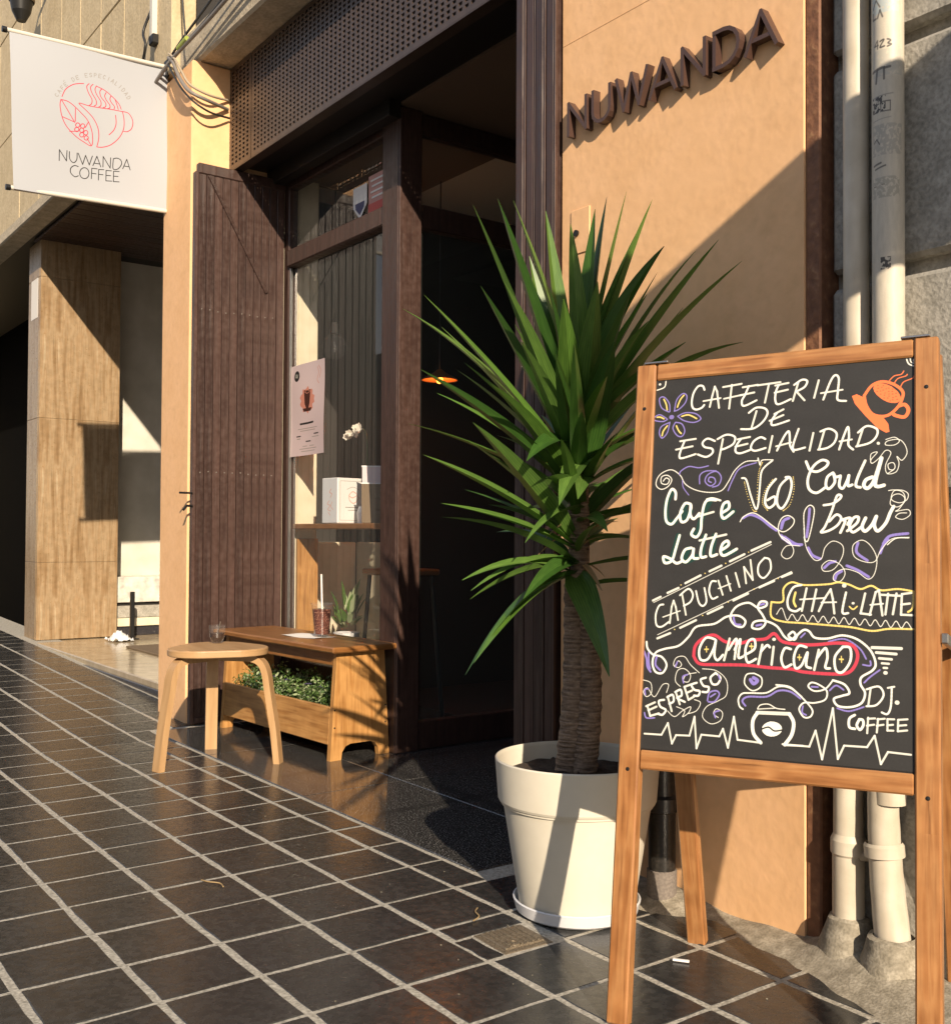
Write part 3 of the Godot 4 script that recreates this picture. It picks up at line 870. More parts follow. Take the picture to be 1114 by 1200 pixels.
func build_pipes() -> void:
	# cream downpipe nearer the orange wall
	var g := "cream downpipes on the stone wall"
	var p := thing("downpipe", "straight cream plastic downpipe next to the brown wall edge", "pipe", Vector3(-1.355, .0, -.100), g)
	part(p, "pipe", tube([Vector3(.012, .46, 0), Vector3(.022, 1.2, 0), Vector3(.022, 2.2, 0), Vector3(.018, 4.0, 0)], .0265, 24), M.pvc)
	part(p, "lower_pipe", lathe([Vector2(.033, .0), Vector2(.033, .23), Vector2(.0365, .235), Vector2(.0365, .262), Vector2(.031, .275), Vector2(.030, .48), Vector2(.026, .49)], 28), M.pvc)
	part(p, "cement_collar", lathe([Vector2(.062, .02), Vector2(.056, .05), Vector2(.049, .075), Vector2(.042, .098), Vector2(.034, .103)], 22, .06), M.cement)
	part(p, "clip", tube([Vector3(.03, .235, 0), Vector3(.055, .24, -.005), Vector3(.07, .235, -.02)], .012, 10), M.pvc)
	# second one with the remains of stickers
	var q := thing("downpipe", "cream downpipe covered in torn stickers and black print", "pipe", Vector3(-1.254, .0, -.095), g)
	var img := Image.create_empty(256, 1024, false, Image.FORMAT_RGB8)
	var n := FastNoiseLite.new()
	n.frequency = .03
	for y in 1024:
		for x in 256:
			var k := 1.0 + .12 * n.get_noise_2d(x * 2.0, y * .6) + .06 * n.get_noise_2d(x * 9.0, y * 9.0)
			img.set_pixel(x, y, tint(.55 * k, .50 * k, .41 * k))
	var patch := func(x: int, y: int, w: int, h: int, c: Color, rag: float) -> void:
		for yy in range(y, y + h):
			for xx in range(x, x + w):
				if n.get_noise_2d(xx * 2.5, yy * 2.5) > rag and xx >= 0 and xx < 256 and yy >= 0 and yy < 1024:
					img.set_pixel(xx, yy, img.get_pixel(xx, yy).lerp(c, .7))
	for d in [[22, 148, 84, 50, Color(.80, .78, .72), -.3], [20, 226, 80, 46, Color(.66, .72, .74), -.25], [26, 350, 84, 56, Color(.70, .69, .65), -.3], [24, 448, 40, 34, Color(.10, .10, .11), .0], [24, 508, 84, 66, Color(.64, .62, .58), -.15], [24, 620, 76, 44, Color(.62, .60, .55), -.1], [50, 790, 26, 26, Color(.10, .10, .11), -.1]]:
		patch.call(d[0], d[1], d[2], d[3], d[4], d[5])
	var marks := []
	# fragments of lettering that survive on the stickers
	marks.append_array([[3, "pp", [34, 152, 92, 148]], [5, "hp", [30, 262, 40, 236, 50, 262]], [4, "hp", [34, 252, 46, 252]], [5, "hs", [74, 238, 60, 236, 60, 248, 74, 252, 72, 264, 58, 262]], [4, "hp", [30, 300, 44, 280, 58, 300]], [5, "hp", [30, 310, 30, 326, 44, 326]], [5, "hp", [50, 326, 58, 308, 66, 326]], [4, "hp", [46, 384, 38, 394, 52, 394]], [4, "hp", [50, 382, 50, 402]], [4, "hs", [58, 386, 70, 384, 58, 400, 72, 400]], [4, "hs", [80, 384, 90, 388, 82, 394, 92, 398, 80, 402]], [7, "hp", [28, 456, 64, 452]], [7, "hp", [48, 454, 44, 486]], [6, "hp", [70, 452, 70, 480]], [6, "hp", [70, 454, 88, 452]], [3, "gp", [30, 522, 96, 518]], [3, "hp", [34, 534, 34, 560, 50, 560]], [3, "hp", [60, 534, 60, 560]], [3, "hp", [66, 536, 88, 536, 88, 560, 66, 560]], [2, "gp", [30, 580, 90, 576]], [3, "hp", [34, 634, 46, 626, 56, 640]], [5, "hp", [34, 690, 60, 686]], [4, "hp", [40, 700, 74, 694]], [2, "hp", [34, 742, 44, 742]], [2, "hp", [62, 740, 70, 740]]])
	draw_strokes(img, marks, .86, .6)
	var sm := printed("stickered_pvc", img, .5)
	sm.uv1_offset = Vector3(.10, 0, 0)
	part(q, "pipe", lathe([Vector2(.032, 0.0), Vector2(.032, 1.0)], 32), sm, Vector3(0, 2.25, 0), rot(Vector3.RIGHT, 180) * rot(Vector3.UP, 120))
	part(q, "pipe_upper", lathe([Vector2(.032, 2.251), Vector2(.032, 4.0)], 28), M.pvc)
	part(q, "pipe_lower", lathe([Vector2(.032, .36), Vector2(.032, 1.249)], 28), M.pvc)
	part(q, "bend", tube(curve([Vector3(-.016, .46, 0), Vector3(-.016, .36, .0), Vector3(-.008, .22, .002), Vector3(.008, .08, .004), Vector3(.011, .03, .004)], 5), [.029, .029, .029, .030, .030, .031, .031, .032, .032, .033, .033, .034, .034, .035, .035, .036, .036, .037, .037, .038, .038], 22), M.pvc)
	part(q, "collar", lathe([Vector2(.040, .0), Vector2(.040, .022), Vector2(.036, .028)], 24), M.pvc, Vector3(-.011, .25, .002), rot(Vector3.BACK, 5))
	part(q, "cement_collar", lathe([Vector2(.066, .015), Vector2(.062, .04), Vector2(.056, .062), Vector2(.051, .09), Vector2(.040, .095)], 22, .05), M.cement, Vector3(.009, 0, .004))
	var c := thing("iron_pipe", "black iron pipe with collar rising beside the flower pot", "pipe", Vector3(-1.846, .0, -.05))
	part(c, "pipe", tube(curve([Vector3(0, .06, 0), Vector3(0, .4, 0), Vector3(0, .82, 0), Vector3(0, .90, -.015), Vector3(0, .93, -.07)], 5), .0335, 20), M.black_iron)
	part(c, "collar", lathe([Vector2(.034, .225), Vector2(.045, .23), Vector2(.045, .262), Vector2(.034, .268)], 22), M.black_iron)
	part(c, "foot_band", lathe([Vector2(.037, .0), Vector2(.037, .082), Vector2(.033, .085)], 22), M.grey_band)

func build_wall_letters() -> void:
	var s := thing("wall_lettering", "seven brown raised capital letters spelling NUWANDA on the orange wall", "sign", Vector3(-2.238, 2.024, -.10))
	# centre lines in a cell 1 wide and 1 high, and the width of each letter
	var arc := []
	for k in 9:
		var a := PI - PI * k / 8.0
		arc.append([.5 + .5 * cos(a), .34 - .34 * sin(a)])
	var bowl := [[0.0, 1.0], [.35, 1.0]]
	for k in 9:
		var a := PI * .5 - PI * k / 8.0
		bowl.append([.40 + .60 * cos(a), .5 + .5 * sin(a)])
	bowl.append_array([[.35, .0], [0.0, .0]])
	var shapes := {
		"N": [.072, [[[0, 0], [0, 1], [1, 0], [1, 1]]]],
		"U": [.066, [[[0, 1]] + arc + [[1, 1]]]],
		"W": [.112, [[[0, 1], [.25, 0], [.5, 1], [.75, 0], [1, 1]]]],
		"A": [.086, [[[0, 0], [.5, 1], [1, 0]], [[.17, .30], [.83, .30]]]],
		"D": [.074, [bowl, [[0, .0], [0, 1.0]]]]}
	var x := .006
	var gaps := [.016, .014, .0, .012, .018, .010, 0.0]
	var word := "NUWANDA"
	var h := .088
	for k in 7:
		var w: float = shapes[word[k]][0]
		var st := begin()
		var depth := .024
		for line in shapes[word[k]][1]:
			var pts := PackedVector2Array()
			for q in line:
				pts.append(Vector2(q[0] * w, q[1] * h + .006))
			for poly in Geometry2D.offset_polyline(pts, .0050, Geometry2D.JOIN_MITER, Geometry2D.END_SQUARE):
				add_prism(st, poly, depth)
			depth -= .0016
		part(s, "letter", st.commit(), M.letter_brown, Vector3(x, 0, .013))
		x += w + .012 + gaps[k]

func build_banner() -> void:
	var img := Image.create_empty(1000, 967, false, Image.FORMAT_RGB8)
	img.fill(Color(.68, .695, .725))
	draw_strokes(img, BANNER, 1.0, .05)
	var m := printed("banner_print", img, .7, true)
	var b := thing("banner_sign", "white fabric banner with red coffee cup logo hanging over the street", "banner", Vector3(-5.177, 2.86, .36))
	# +x of the sheet points to the wall (-z): turned about y
	part(b, "fabric", sheet(Vector2(.75, .725), .016, 20, 20), m, Vector3.ZERO, rot(Vector3.UP, 90) * rot(Vector3.BACK, 2.0))
	for y in [.372, -.355]:
		var t := rot(Vector3.UP, 90) * rot(Vector3.BACK, 2.0)
		part(b, "rod", tube([t * Vector3(-.39, y, -.006), t * Vector3(.375, y, -.006)], .011, 12), M.fitting_white if y > 0 else M.fitting_white)
		part(b, "rod_cap", tube([t * Vector3(-.405, y, -.006), t * Vector3(-.385, y, -.006)], .014, 12), M.dark_metal)
		part(b, "bracket", cbox(Vector3(.05, .09, .012), .003), M.dark_metal, t * Vector3(.368, y - .01, -.006))
	# the next shop's banner, beyond the right edge of the view: it shades the wall and the pipes
	var n := thing("neighbour_banner", "plain pale projecting banner of the next shop, out beyond the right edge", "banner", Vector3(-.20, 2.165, .40))
	part(n, "fabric", cbox(Vector3(.012, .37, 1.02), .003), M.white_card)
	part(n, "rod", tube([Vector3(0, .20, -.55), Vector3(0, .20, .52)], .012, 10), M.dark_metal)
	part(n, "rod", tube([Vector3(0, -.20, -.55), Vector3(0, -.20, .52)], .012, 10), M.dark_metal)

func build_cables() -> void:
	rng.seed = 51
	var f := Vector3(0, 0, 0)
	var runs := [
		[["cable_black", .008], [Vector3(-5.30, 3.15, .04), Vector3(-5.05, 3.22, .035), Vector3(-4.6, 3.27, .02), Vector3(-4.0, 3.34, .02), Vector3(-3.2, 3.36, .02)], "black cable clipped along the concrete band, lowest of the bundle"],
		[["cable_grey", .009], [Vector3(-5.28, 3.13, .06), Vector3(-5.02, 3.20, .05), Vector3(-4.55, 3.255, .025), Vector3(-3.9, 3.31, .02), Vector3(-3.1, 3.35, .02)], "grey cable of the bundle along the concrete band"],
		[["cable_black", .006], [Vector3(-5.30, 3.17, .03), Vector3(-5.0, 3.26, .03), Vector3(-4.6, 3.32, .03), Vector3(-4.1, 3.40, .03), Vector3(-3.4, 3.5, .03)], "thin black cable climbing away above the concrete band"],
		[["cable_grey", .009], [Vector3(-5.06, 3.24, .04), Vector3(-4.97, 3.18, .05), Vector3(-4.87, 3.07, .055), Vector3(-4.78, 2.98, .04), Vector3(-4.76, 2.95, -.04), Vector3(-4.84, 2.965, -.175)], "thick grey cable drooping from the band to the fascia"],
		[["cable_black", .005], [Vector3(-5.05, 3.21, .05), Vector3(-4.95, 3.12, .06), Vector3(-4.85, 3.01, .05), Vector3(-4.77, 2.93, .02), Vector3(-4.77, 2.90, -.06), Vector3(-4.83, 2.92, -.18)], "thin black cable drooping from the band to the fascia"],
		[["cable_beige", .006], [Vector3(-5.04, 3.25, .045), Vector3(-4.95, 3.19, .05), Vector3(-4.86, 3.10, .05), Vector3(-4.80, 3.02, .03), Vector3(-4.79, 2.99, -.06), Vector3(-4.84, 3.01, -.18)], "pale beige cable drooping from the band to the fascia"],
		[["cable_black", .005], [Vector3(-4.86, 3.24, .03), Vector3(-4.865, 3.5, .05), Vector3(-4.90, 4.0, .06)], "thin black cable hanging down in front of the dark blind"],
		[["cable_black", .007], [Vector3(-5.34, 3.62, .02), Vector3(-5.40, 3.50, .05), Vector3(-5.34, 3.40, .06), Vector3(-5.41, 3.32, .05), Vector3(-5.33, 3.25, .06), Vector3(-5.30, 3.14, .05)], "black cable coiled on the pilaster above the banner"]]
	for r in runs:
		one("cable", tube(curve(r[1], 6), r[0][1], 8), M[r[0][0]], Vector3.ZERO, Basis(), r[2], "cable", "cables over the café")
	var j := thing("junction_box", "open dark metal cable bracket over the white banner corner", "box", Vector3(-5.27, 3.16, .045))
	part(j, "plate", cbox(Vector3(.13, .012, .10), .003), M.rusty_metal, Vector3(0, .055, 0))
	part(j, "clamp", cbox(Vector3(.05, .08, .05), .006), M.dark_metal, Vector3(-.02, .005, .01))
	part(j, "clamp", cbox(Vector3(.04, .06, .04), .006), M.dark_metal, Vector3(.035, -.01, .0))
	part(j, "insulator", lathe([Vector2(.0, .03), Vector2(.014, .028), Vector2(.012, .015), Vector2(.016, .0), Vector2(0, 0)], 12), M.fitting_white, Vector3(.01, .0, .045))
	var c := thing("cable_duct", "white plastic cable duct running up the beige pilaster", "duct", Vector3(-5.335, 3.45, .02))
	part(c, "duct", cbox(Vector3(.045, .5, .03), .005), M.fitting_white, Vector3(0, .25, 0))
	part(c, "end_piece", cbox(Vector3(.06, .05, .04), .005), M.dark_metal, Vector3(.012, -.02, 0))
	var q := thing("cable_clamp", "small yellow green cable tie on the bundle over the band", "clamp", Vector3(-4.86, 3.235, .035))
	part(q, "tie", tube([Vector3(-.05, -.008, .012), Vector3(.05, .006, .008)], .013, 10), M.green_tie)
	var l := thing("wall_lamp", "dark hooded lamp on the beige cladding above the banner", "lamp", Vector3(-7.42, 4.30, .0))
	part(l, "arm", tube([Vector3(0, .30, -.01), Vector3(0, .36, .12), Vector3(0, .30, .18)], .018, 10), M.dark_metal)
	part(l, "hood", lathe([Vector2(.03, .34), Vector2(.075, .28), Vector2(.085, .14), Vector2(.08, .13)], 20), M.rusty_metal, Vector3(0, 0, .18))
	part(l, "reflector", lathe([Vector2(.075, .135), Vector2(.06, .06), Vector2(.03, .0), Vector2(0, 0)], 20), M.dark_metal, Vector3(0, 0, .18))

# ---------------------------------------------------------------- the chalkboard
func build_chalkboard() -> void:
	var img := Image.create_empty(1000, 1486, false, Image.FORMAT_RGB8)
	var n := FastNoiseLite.new()
	n.frequency = .006
	for y in 1486:
		for x in 1000:
			var k := .5 + .5 * n.get_noise_2d(x, y * 1.6)
			var g := .019 + .008 * k + .003 * n.get_noise_2d(x * 14.0, y * 14.0)
			img.set_pixel(x, y, tint(g, g * .97, g * .96))
	draw_strokes(img, CHALK, 1.0, .22)
	var print_ := printed("chalk_print", img, .55)
	var b := thing("chalkboard_sign", "wooden A-frame chalkboard with colourful handwritten coffee menu", "chalkboard")
	var d := Vector3(.91428, .02097, -.40454)
	var s := Vector3(-.08981, .98430, -.15196)
	var nn := Vector3(.39500, .17527, .90181)
	var F := Basis(d, s, nn)
	var O := Vector3(-1.437, 0.0, .4934)
	var front := node(b, "front_frame", O, F)
	part(front, "stile", cbox(Vector3(.041, 1.272, .030), .003), M.amber_up, Vector3(0, .638, 0))
	part(front, "stile", cbox(Vector3(.041, 1.284, .030), .003), M.amber_up_b, Vector3(.5335, .632, 0))
	part(front, "rail", cbox(Vector3(.490, .034, .026), .003), M.amber_along, Vector3(.2667, 1.257, -.001))
	part(front, "rail", cbox(Vector3(.490, .036, .026), .003), M.amber_along, Vector3(.2667, .482, -.001))
	part(front, "board", cbox(Vector3(.498, .745, .006), 0), M.dark_paint, Vector3(.2667, .871, .0035))
	part(front, "chalk_face", sheet(Vector2(.496, .737), 0, 2, 2), print_, Vector3(.266, .8715, .0072))
	for p in [[.0, 1.20], [.5335, 1.20], [.0, .482], [.5335, .482]]:
		part(front, "screw", lathe([Vector2(0, .0015), Vector2(.0035, .001), Vector2(.004, 0)], 8), M.dark_metal, Vector3(p[0], p[1] - .02, .015), rot(Vector3.RIGHT, 90))
	# rear frame: hinged at the top, feet back towards the wall
	var top := O + s * 1.262 - nn * .034
	var rear_foot := Vector3(-1.632, .0, .070)
	var rs := (top - rear_foot).normalized()
	var rd := d
	rs = (rs - rd * rs.dot(rd)).normalized()
	var R := Basis(rd, rs, rd.cross(rs))
	var L := (top - rear_foot).length()
	var rear := node(b, "rear_frame", top - rs * L, R)
	part(rear, "stile", cbox(Vector3(.041, L - .004, .028), .003), M.amber_up_b, Vector3(0, L * .5 - .004, 0))
	part(rear, "stile", cbox(Vector3(.041, L + .004, .028), .003), M.amber_up, Vector3(.5335, L * .5 - .008, 0))
	part(rear, "rail", cbox(Vector3(.490, .034, .026), .003), M.amber_along, Vector3(.2667, L - .03, -.001))
	part(rear, "rail", cbox(Vector3(.490, .036, .026), .003), M.amber_along, Vector3(.2667, .482, -.001))
	part(rear, "board", cbox(Vector3(.498, L - .56, .008), 0), M.dark_paint, Vector3(.2667, .5 + (L - .56) * .5, 0))
	part(b, "hinge", cbox(Vector3(.05, .004, .06), .001), M.metal, top + d * .02 + nn * .018 + s * .016, F)
	part(b, "hinge", cbox(Vector3(.05, .004, .06), .001), M.metal, top + d * .515 + nn * .018 + s * .016, F)
	part(b, "stay", cbox(Vector3(.012, .018, .33), .002), M.metal, O + d * .561 + s * .73 - nn * .15, F * rot(Vector3.RIGHT, 0))

# ---------------------------------------------------------------- pot and yucca
func leaf_mesh(a: Vector3, t: Vector3, width: float, arch: float, roll: float) -> ArrayMesh:
	var st := begin()
	var mid := a.lerp(t, .45) + Vector3.UP * arch * (t - a).length() * 1.2
	var n := 12
	var prev := []
	var vs := []
	for k in n + 1:
		var u := float(k) / n
		var p := a.lerp(mid, u).lerp(mid.lerp(t, u), u)
		var dir := ((mid - a) * (1 - u) + (t - mid) * u).normalized()
		var side := dir.cross(Vector3.UP)
		if side.length() < .15:
			side = Vector3.RIGHT
		side = side.normalized().rotated(dir, roll)
		var nrm := side.cross(dir).normalized()
		var w := width * .5 * clampf(.42 + 2.2 * u, 0, 1) * (1.0 - pow(u, 2.6)) + .0008
		vs.append([p - side * w + nrm * w * .42, p, p + side * w + nrm * w * .42, u])
	for k in n:
		for h in 2:
			var q := [vs[k][h], vs[k][h + 1], vs[k + 1][h + 1], vs[k + 1][h]]
			var uvs := [Vector2(h * .5, vs[k][3]), Vector2(h * .5 + .5, vs[k][3]), Vector2(h * .5 + .5, vs[k + 1][3]), Vector2(h * .5, vs[k + 1][3])]
			for i in [0, 1, 2, 0, 2, 3]:
				st.set_smooth_group(h)
				st.set_uv(uvs[i])
				st.add_vertex(q[i])
	st.generate_normals()
	return st.commit()

func build_plant() -> void:
	rng.seed = 61
	var c := Vector3(-1.933, .0, .153)
	var pot := thing("flower_pot", "large cream plastic flower pot with broad rim beside the chalkboard", "flower pot", c)
	part(pot, "saucer", lathe([Vector2(0, .004), Vector2(.138, .002), Vector2(.147, .008), Vector2(.154, .034), Vector2(.150, .036), Vector2(.144, .012), Vector2(0, .012)], 56), M.saucer_plastic)
	part(pot, "body", lathe([Vector2(0, .014), Vector2(.134, .014), Vector2(.139, .022), Vector2(.181, .275), Vector2(.175, .275), Vector2(.135, .03)], 64), M.pot_plastic)
	part(pot, "rim", lathe([Vector2(.178, .268), Vector2(.188, .266), Vector2(.191, .272), Vector2(.1985, .366), Vector2(.1965, .369), Vector2(.194, .369), Vector2(.192, .362), Vector2(.184, .26)], 64), M.pot_plastic)
	var st := begin()
	var f := FastNoiseLite.new()
	f.frequency = 22.0
	for i in 40:
		for j in 10:
			var v := []
			for q in [[i, j], [i + 1, j], [i + 1, j + 1], [i, j + 1]]:
				var a: float = TAU * q[0] / 40.0
				var r: float = .188 * q[1] / 10.0
				var x := r * cos(a)
				var z := r * sin(a)
				v.append(Vector3(x, .338 + .012 * f.get_noise_2d(x, z) + .010 * f.get_noise_2d(x * 3.0, z * 3.0) - .012 * (r / .188), z))
			for k in [0, 1, 2, 0, 2, 3]:
				st.add_vertex(v[k])
	st.generate_normals()
	part(pot, "soil", st.commit(), M.soil)
	var y := thing("yucca_plant", "tall yucca with sword-like green leaves growing in the cream pot", "plant", c)
	for s in [[-.016, .006, .031, .80], [.018, -.010, .029, .73]]:
		var pts := []
		var rs := []
		for k in 30:
			var t := k / 29.0
			pts.append(Vector3(s[0] * (1.0 - .2 * t) + .008 * sin(t * 5.0) + .018 * t, .325 + (s[3] - .325) * t, s[1] + .006 * cos(t * 4.0)))
			rs.append(s[2] * (1.12 - .2 * t + .045 * (1.0 if k % 2 == 0 else -1.0) + .03 * sin(k * 1.7)) * (.75 if k == 29 else 1.0))
		part(y, "trunk", tube(pts, rs, 18), M.bark)
	part(y, "stem", tube([Vector3(.005, .72, 0), Vector3(.005, .95, .0), Vector3(0, 1.15, .0), Vector3(0, 1.30, 0)], [.026, .026, .022, .010], 12), M.bark)
	var mats := ["leaf_a", "leaf_c", "leaf_b", "leaf_c"]
	for L in LEAVES:
		var a := Vector3(L[0], L[1], L[2]) - c
		var t := Vector3(L[3], L[4], L[5]) - c
		part(y, "leaf", leaf_mesh(a, t, L[6] * 1.55, L[7] + rng.randf_range(.0, .05), rng.randf_range(-.5, .5)), M[mats[rng.randi() % 4]])
	# the rest of the crown, round the sides that the street does not see so well
	for k in 20:
		var h := .84 + .44 * rng.randf()
		var az := rng.randf_range(-.9, 2.6) if k % 3 else rng.randf() * TAU
		var up := lerpf(-.15, 1.25, (h - .84) / .44) + rng.randf_range(-.25, .25)
		var ln := rng.randf_range(.30, .46)
		var dir := Vector3(cos(az) * cos(up), sin(up), -sin(az) * cos(up))
		var a := Vector3(rng.randf_range(-.02, .02), h, rng.randf_range(-.02, .02))
		var t := a + dir * ln
		if t.z < -.22:
			t.z = -.22
		part(y, "leaf", leaf_mesh(a, t, rng.randf_range(.032, .046), rng.randf_range(.02, .14), rng.randf_range(-.5, .5)), M[["leaf_b", "leaf_a"][rng.randi() % 2]])
	for k in 24:
		# short leaves that sheathe the stem
		var h := lerpf(.78, 1.16, k / 23.0)
		var az := k * 2.4 + rng.randf_range(-.3, .3)
		var up := lerpf(-.1, 1.1, k / 23.0) + rng.randf_range(-.2, .2)
		var ln := rng.randf_range(.20, .36)
		var a := Vector3(cos(az) * .018, h, -sin(az) * .018)
		var t := a + Vector3(cos(az) * cos(up), sin(up), -sin(az) * cos(up)) * ln
		t.z = maxf(t.z, -.22)
		part(y, "leaf", leaf_mesh(a, t, rng.randf_range(.030, .044), rng.randf_range(.04, .16), rng.randf_range(-.5, .5)), M[["leaf_b", "leaf_a", "leaf_c"][rng.randi() % 3]])
	for k in 9:
		var az := rng.randf() * TAU
		var a := Vector3(.02 * cos(az), rng.randf_range(.78, .95), .02 * sin(az))
		part(y, "dry_leaf", leaf_mesh(a, a + Vector3(cos(az) * .09, -.10 * rng.randf() + .03, sin(az) * .09), .014, .1, .3), M.dry_leaf)

# ---------------------------------------------------------------- stool, bench and what stands on them
func build_stool() -> void:
	var feet := [Vector3(-3.965, 0, .449), Vector3(-4.246, 0, .124), Vector3(-3.832, 0, .016)]
	var c: Vector3 = (feet[0] + feet[1] + feet[2]) / 3.0
	c.y = 0
	var s := thing("stool", "three legged bentwood stool with rounded triangular seat holding a glass", "stool", c)
	s.scale = Vector3(1, 1.034, 1)
	# rounded triangle with its corners over the legs
	var poly := PackedVector2Array()
	for k in 60:
		var e := Vector2.from_angle(TAU * k / 60.0)
		var best := Vector2.ZERO
		for ft in feet:
			var q := Vector2(ft.x - c.x, ft.z - c.z).normalized() * .068
			if q.dot(e) > best.dot(e) or best == Vector2.ZERO:
				best = q
		poly.append(best + e * .135)
	var st := begin()
	var ring := func(scale: float, y: float) -> Array:
		var o := []
		for p in poly:
			o.append(Vector3(p.x * scale, y, p.y * scale))
		return o
	var rings := [ring.call(.97, .412), ring.call(.995, .415), ring.call(1.0, .420), ring.call(1.0, .434), ring.call(.99, .438), ring.call(.965, .440)]
	for k in rings.size() - 1:
		for i in 60:
			var j := (i + 1) % 60
			quad(st, rings[k][i], rings[k][j], rings[k + 1][j], rings[k + 1][i], rings[k][i] - Vector3(0, rings[k][i].y - (.0 if k == 2 else (.02 if k < 2 else -.02)), 0))
	for i in 60:
		tri(st, Vector3(0, .440, 0), rings[5][i], rings[5][(i + 1) % 60], Vector3.UP)
		tri(st, Vector3(0, .412, 0), rings[0][i], rings[0][(i + 1) % 60], Vector3.DOWN)
	part(s, "seat", st.commit(), M.beech_along)
	for ft in feet:
		var d: Vector3 = Vector3(ft.x - c.x, 0, ft.z - c.z)
		var u := d.normalized()
		var R := d.length()
		# side profile in (outwards, up): bent strip of constant thickness
		var mid := curve([Vector2(.02, .400), Vector2(.10, .400), Vector2(.155, .397), Vector2(.188, .378), Vector2(.205, .340), Vector2(.215, .28), Vector2(lerpf(.215, R, .55), .15), Vector2(R, .0)], 5)
		var th := .0125
		var la := []
		var lb := []
		for k in mid.size():
			var t: Vector2 = (mid[mini(k + 1, mid.size() - 1)] - mid[maxi(k - 1, 0)]).normalized()
			if k == mid.size() - 1:
				t = Vector2(t.x, -absf(t.y)).normalized()
			var nn := Vector2(-t.y, t.x)
			la.append(mid[k] + nn * th)
			lb.append(mid[k] - nn * th)
		la[la.size() - 1].y = 0.0
		lb[lb.size() - 1].y = 0.0
		var side := u.cross(Vector3.UP)
		var hw := .024
		var g := begin()
		var P := func(p: Vector2, w: float) -> Vector3:
			return u * p.x + Vector3.UP * p.y + side * w
		for k in mid.size() - 1:
			var n0: Vector3 = P.call(la[k] - lb[k], 0.0)
			quad(g, P.call(la[k], -hw), P.call(la[k], hw), P.call(la[k + 1], hw), P.call(la[k + 1], -hw), n0)
			quad(g, P.call(lb[k], -hw), P.call(lb[k], hw), P.call(lb[k + 1], hw), P.call(lb[k + 1], -hw), -n0)
			for e in [-1.0, 1.0]:
				quad(g, P.call(la[k], hw * e), P.call(lb[k], hw * e), P.call(lb[k + 1], hw * e), P.call(la[k + 1], hw * e), side * e)
		for e in [0, mid.size() - 1]:
			quad(g, P.call(la[e], -hw), P.call(la[e], hw), P.call(lb[e], hw), P.call(lb[e], -hw), Vector3.DOWN if e > 0 else -u)
		part(s, "leg", g.commit(), M.beech_up)
	var at := Vector3(-4.13, .4555, .150)
	var gl := thing("espresso_glass", "small clear glass with dark coffee on the stool", "glass", at)
	gl.scale = Vector3.ONE * 1.15
	part(gl, "glass", lathe([Vector2(0, .001), Vector2(.017, .001), Vector2(.026, .022), Vector2(.0285, .064)], 32), M.tumbler)
	part(gl, "coffee", lathe([Vector2(0, .0055), Vector2(.0148, .0055), Vector2(.0250, .022), Vector2(.0257, .036), Vector2(0, .036)], 28), M.coffee)
	part(gl, "spoon", tube([Vector3(-.008, .007, .004), Vector3(.012, .06, -.004), Vector3(.016, .078, -.005)], [.003, .0016, .0022], 8), M.metal)

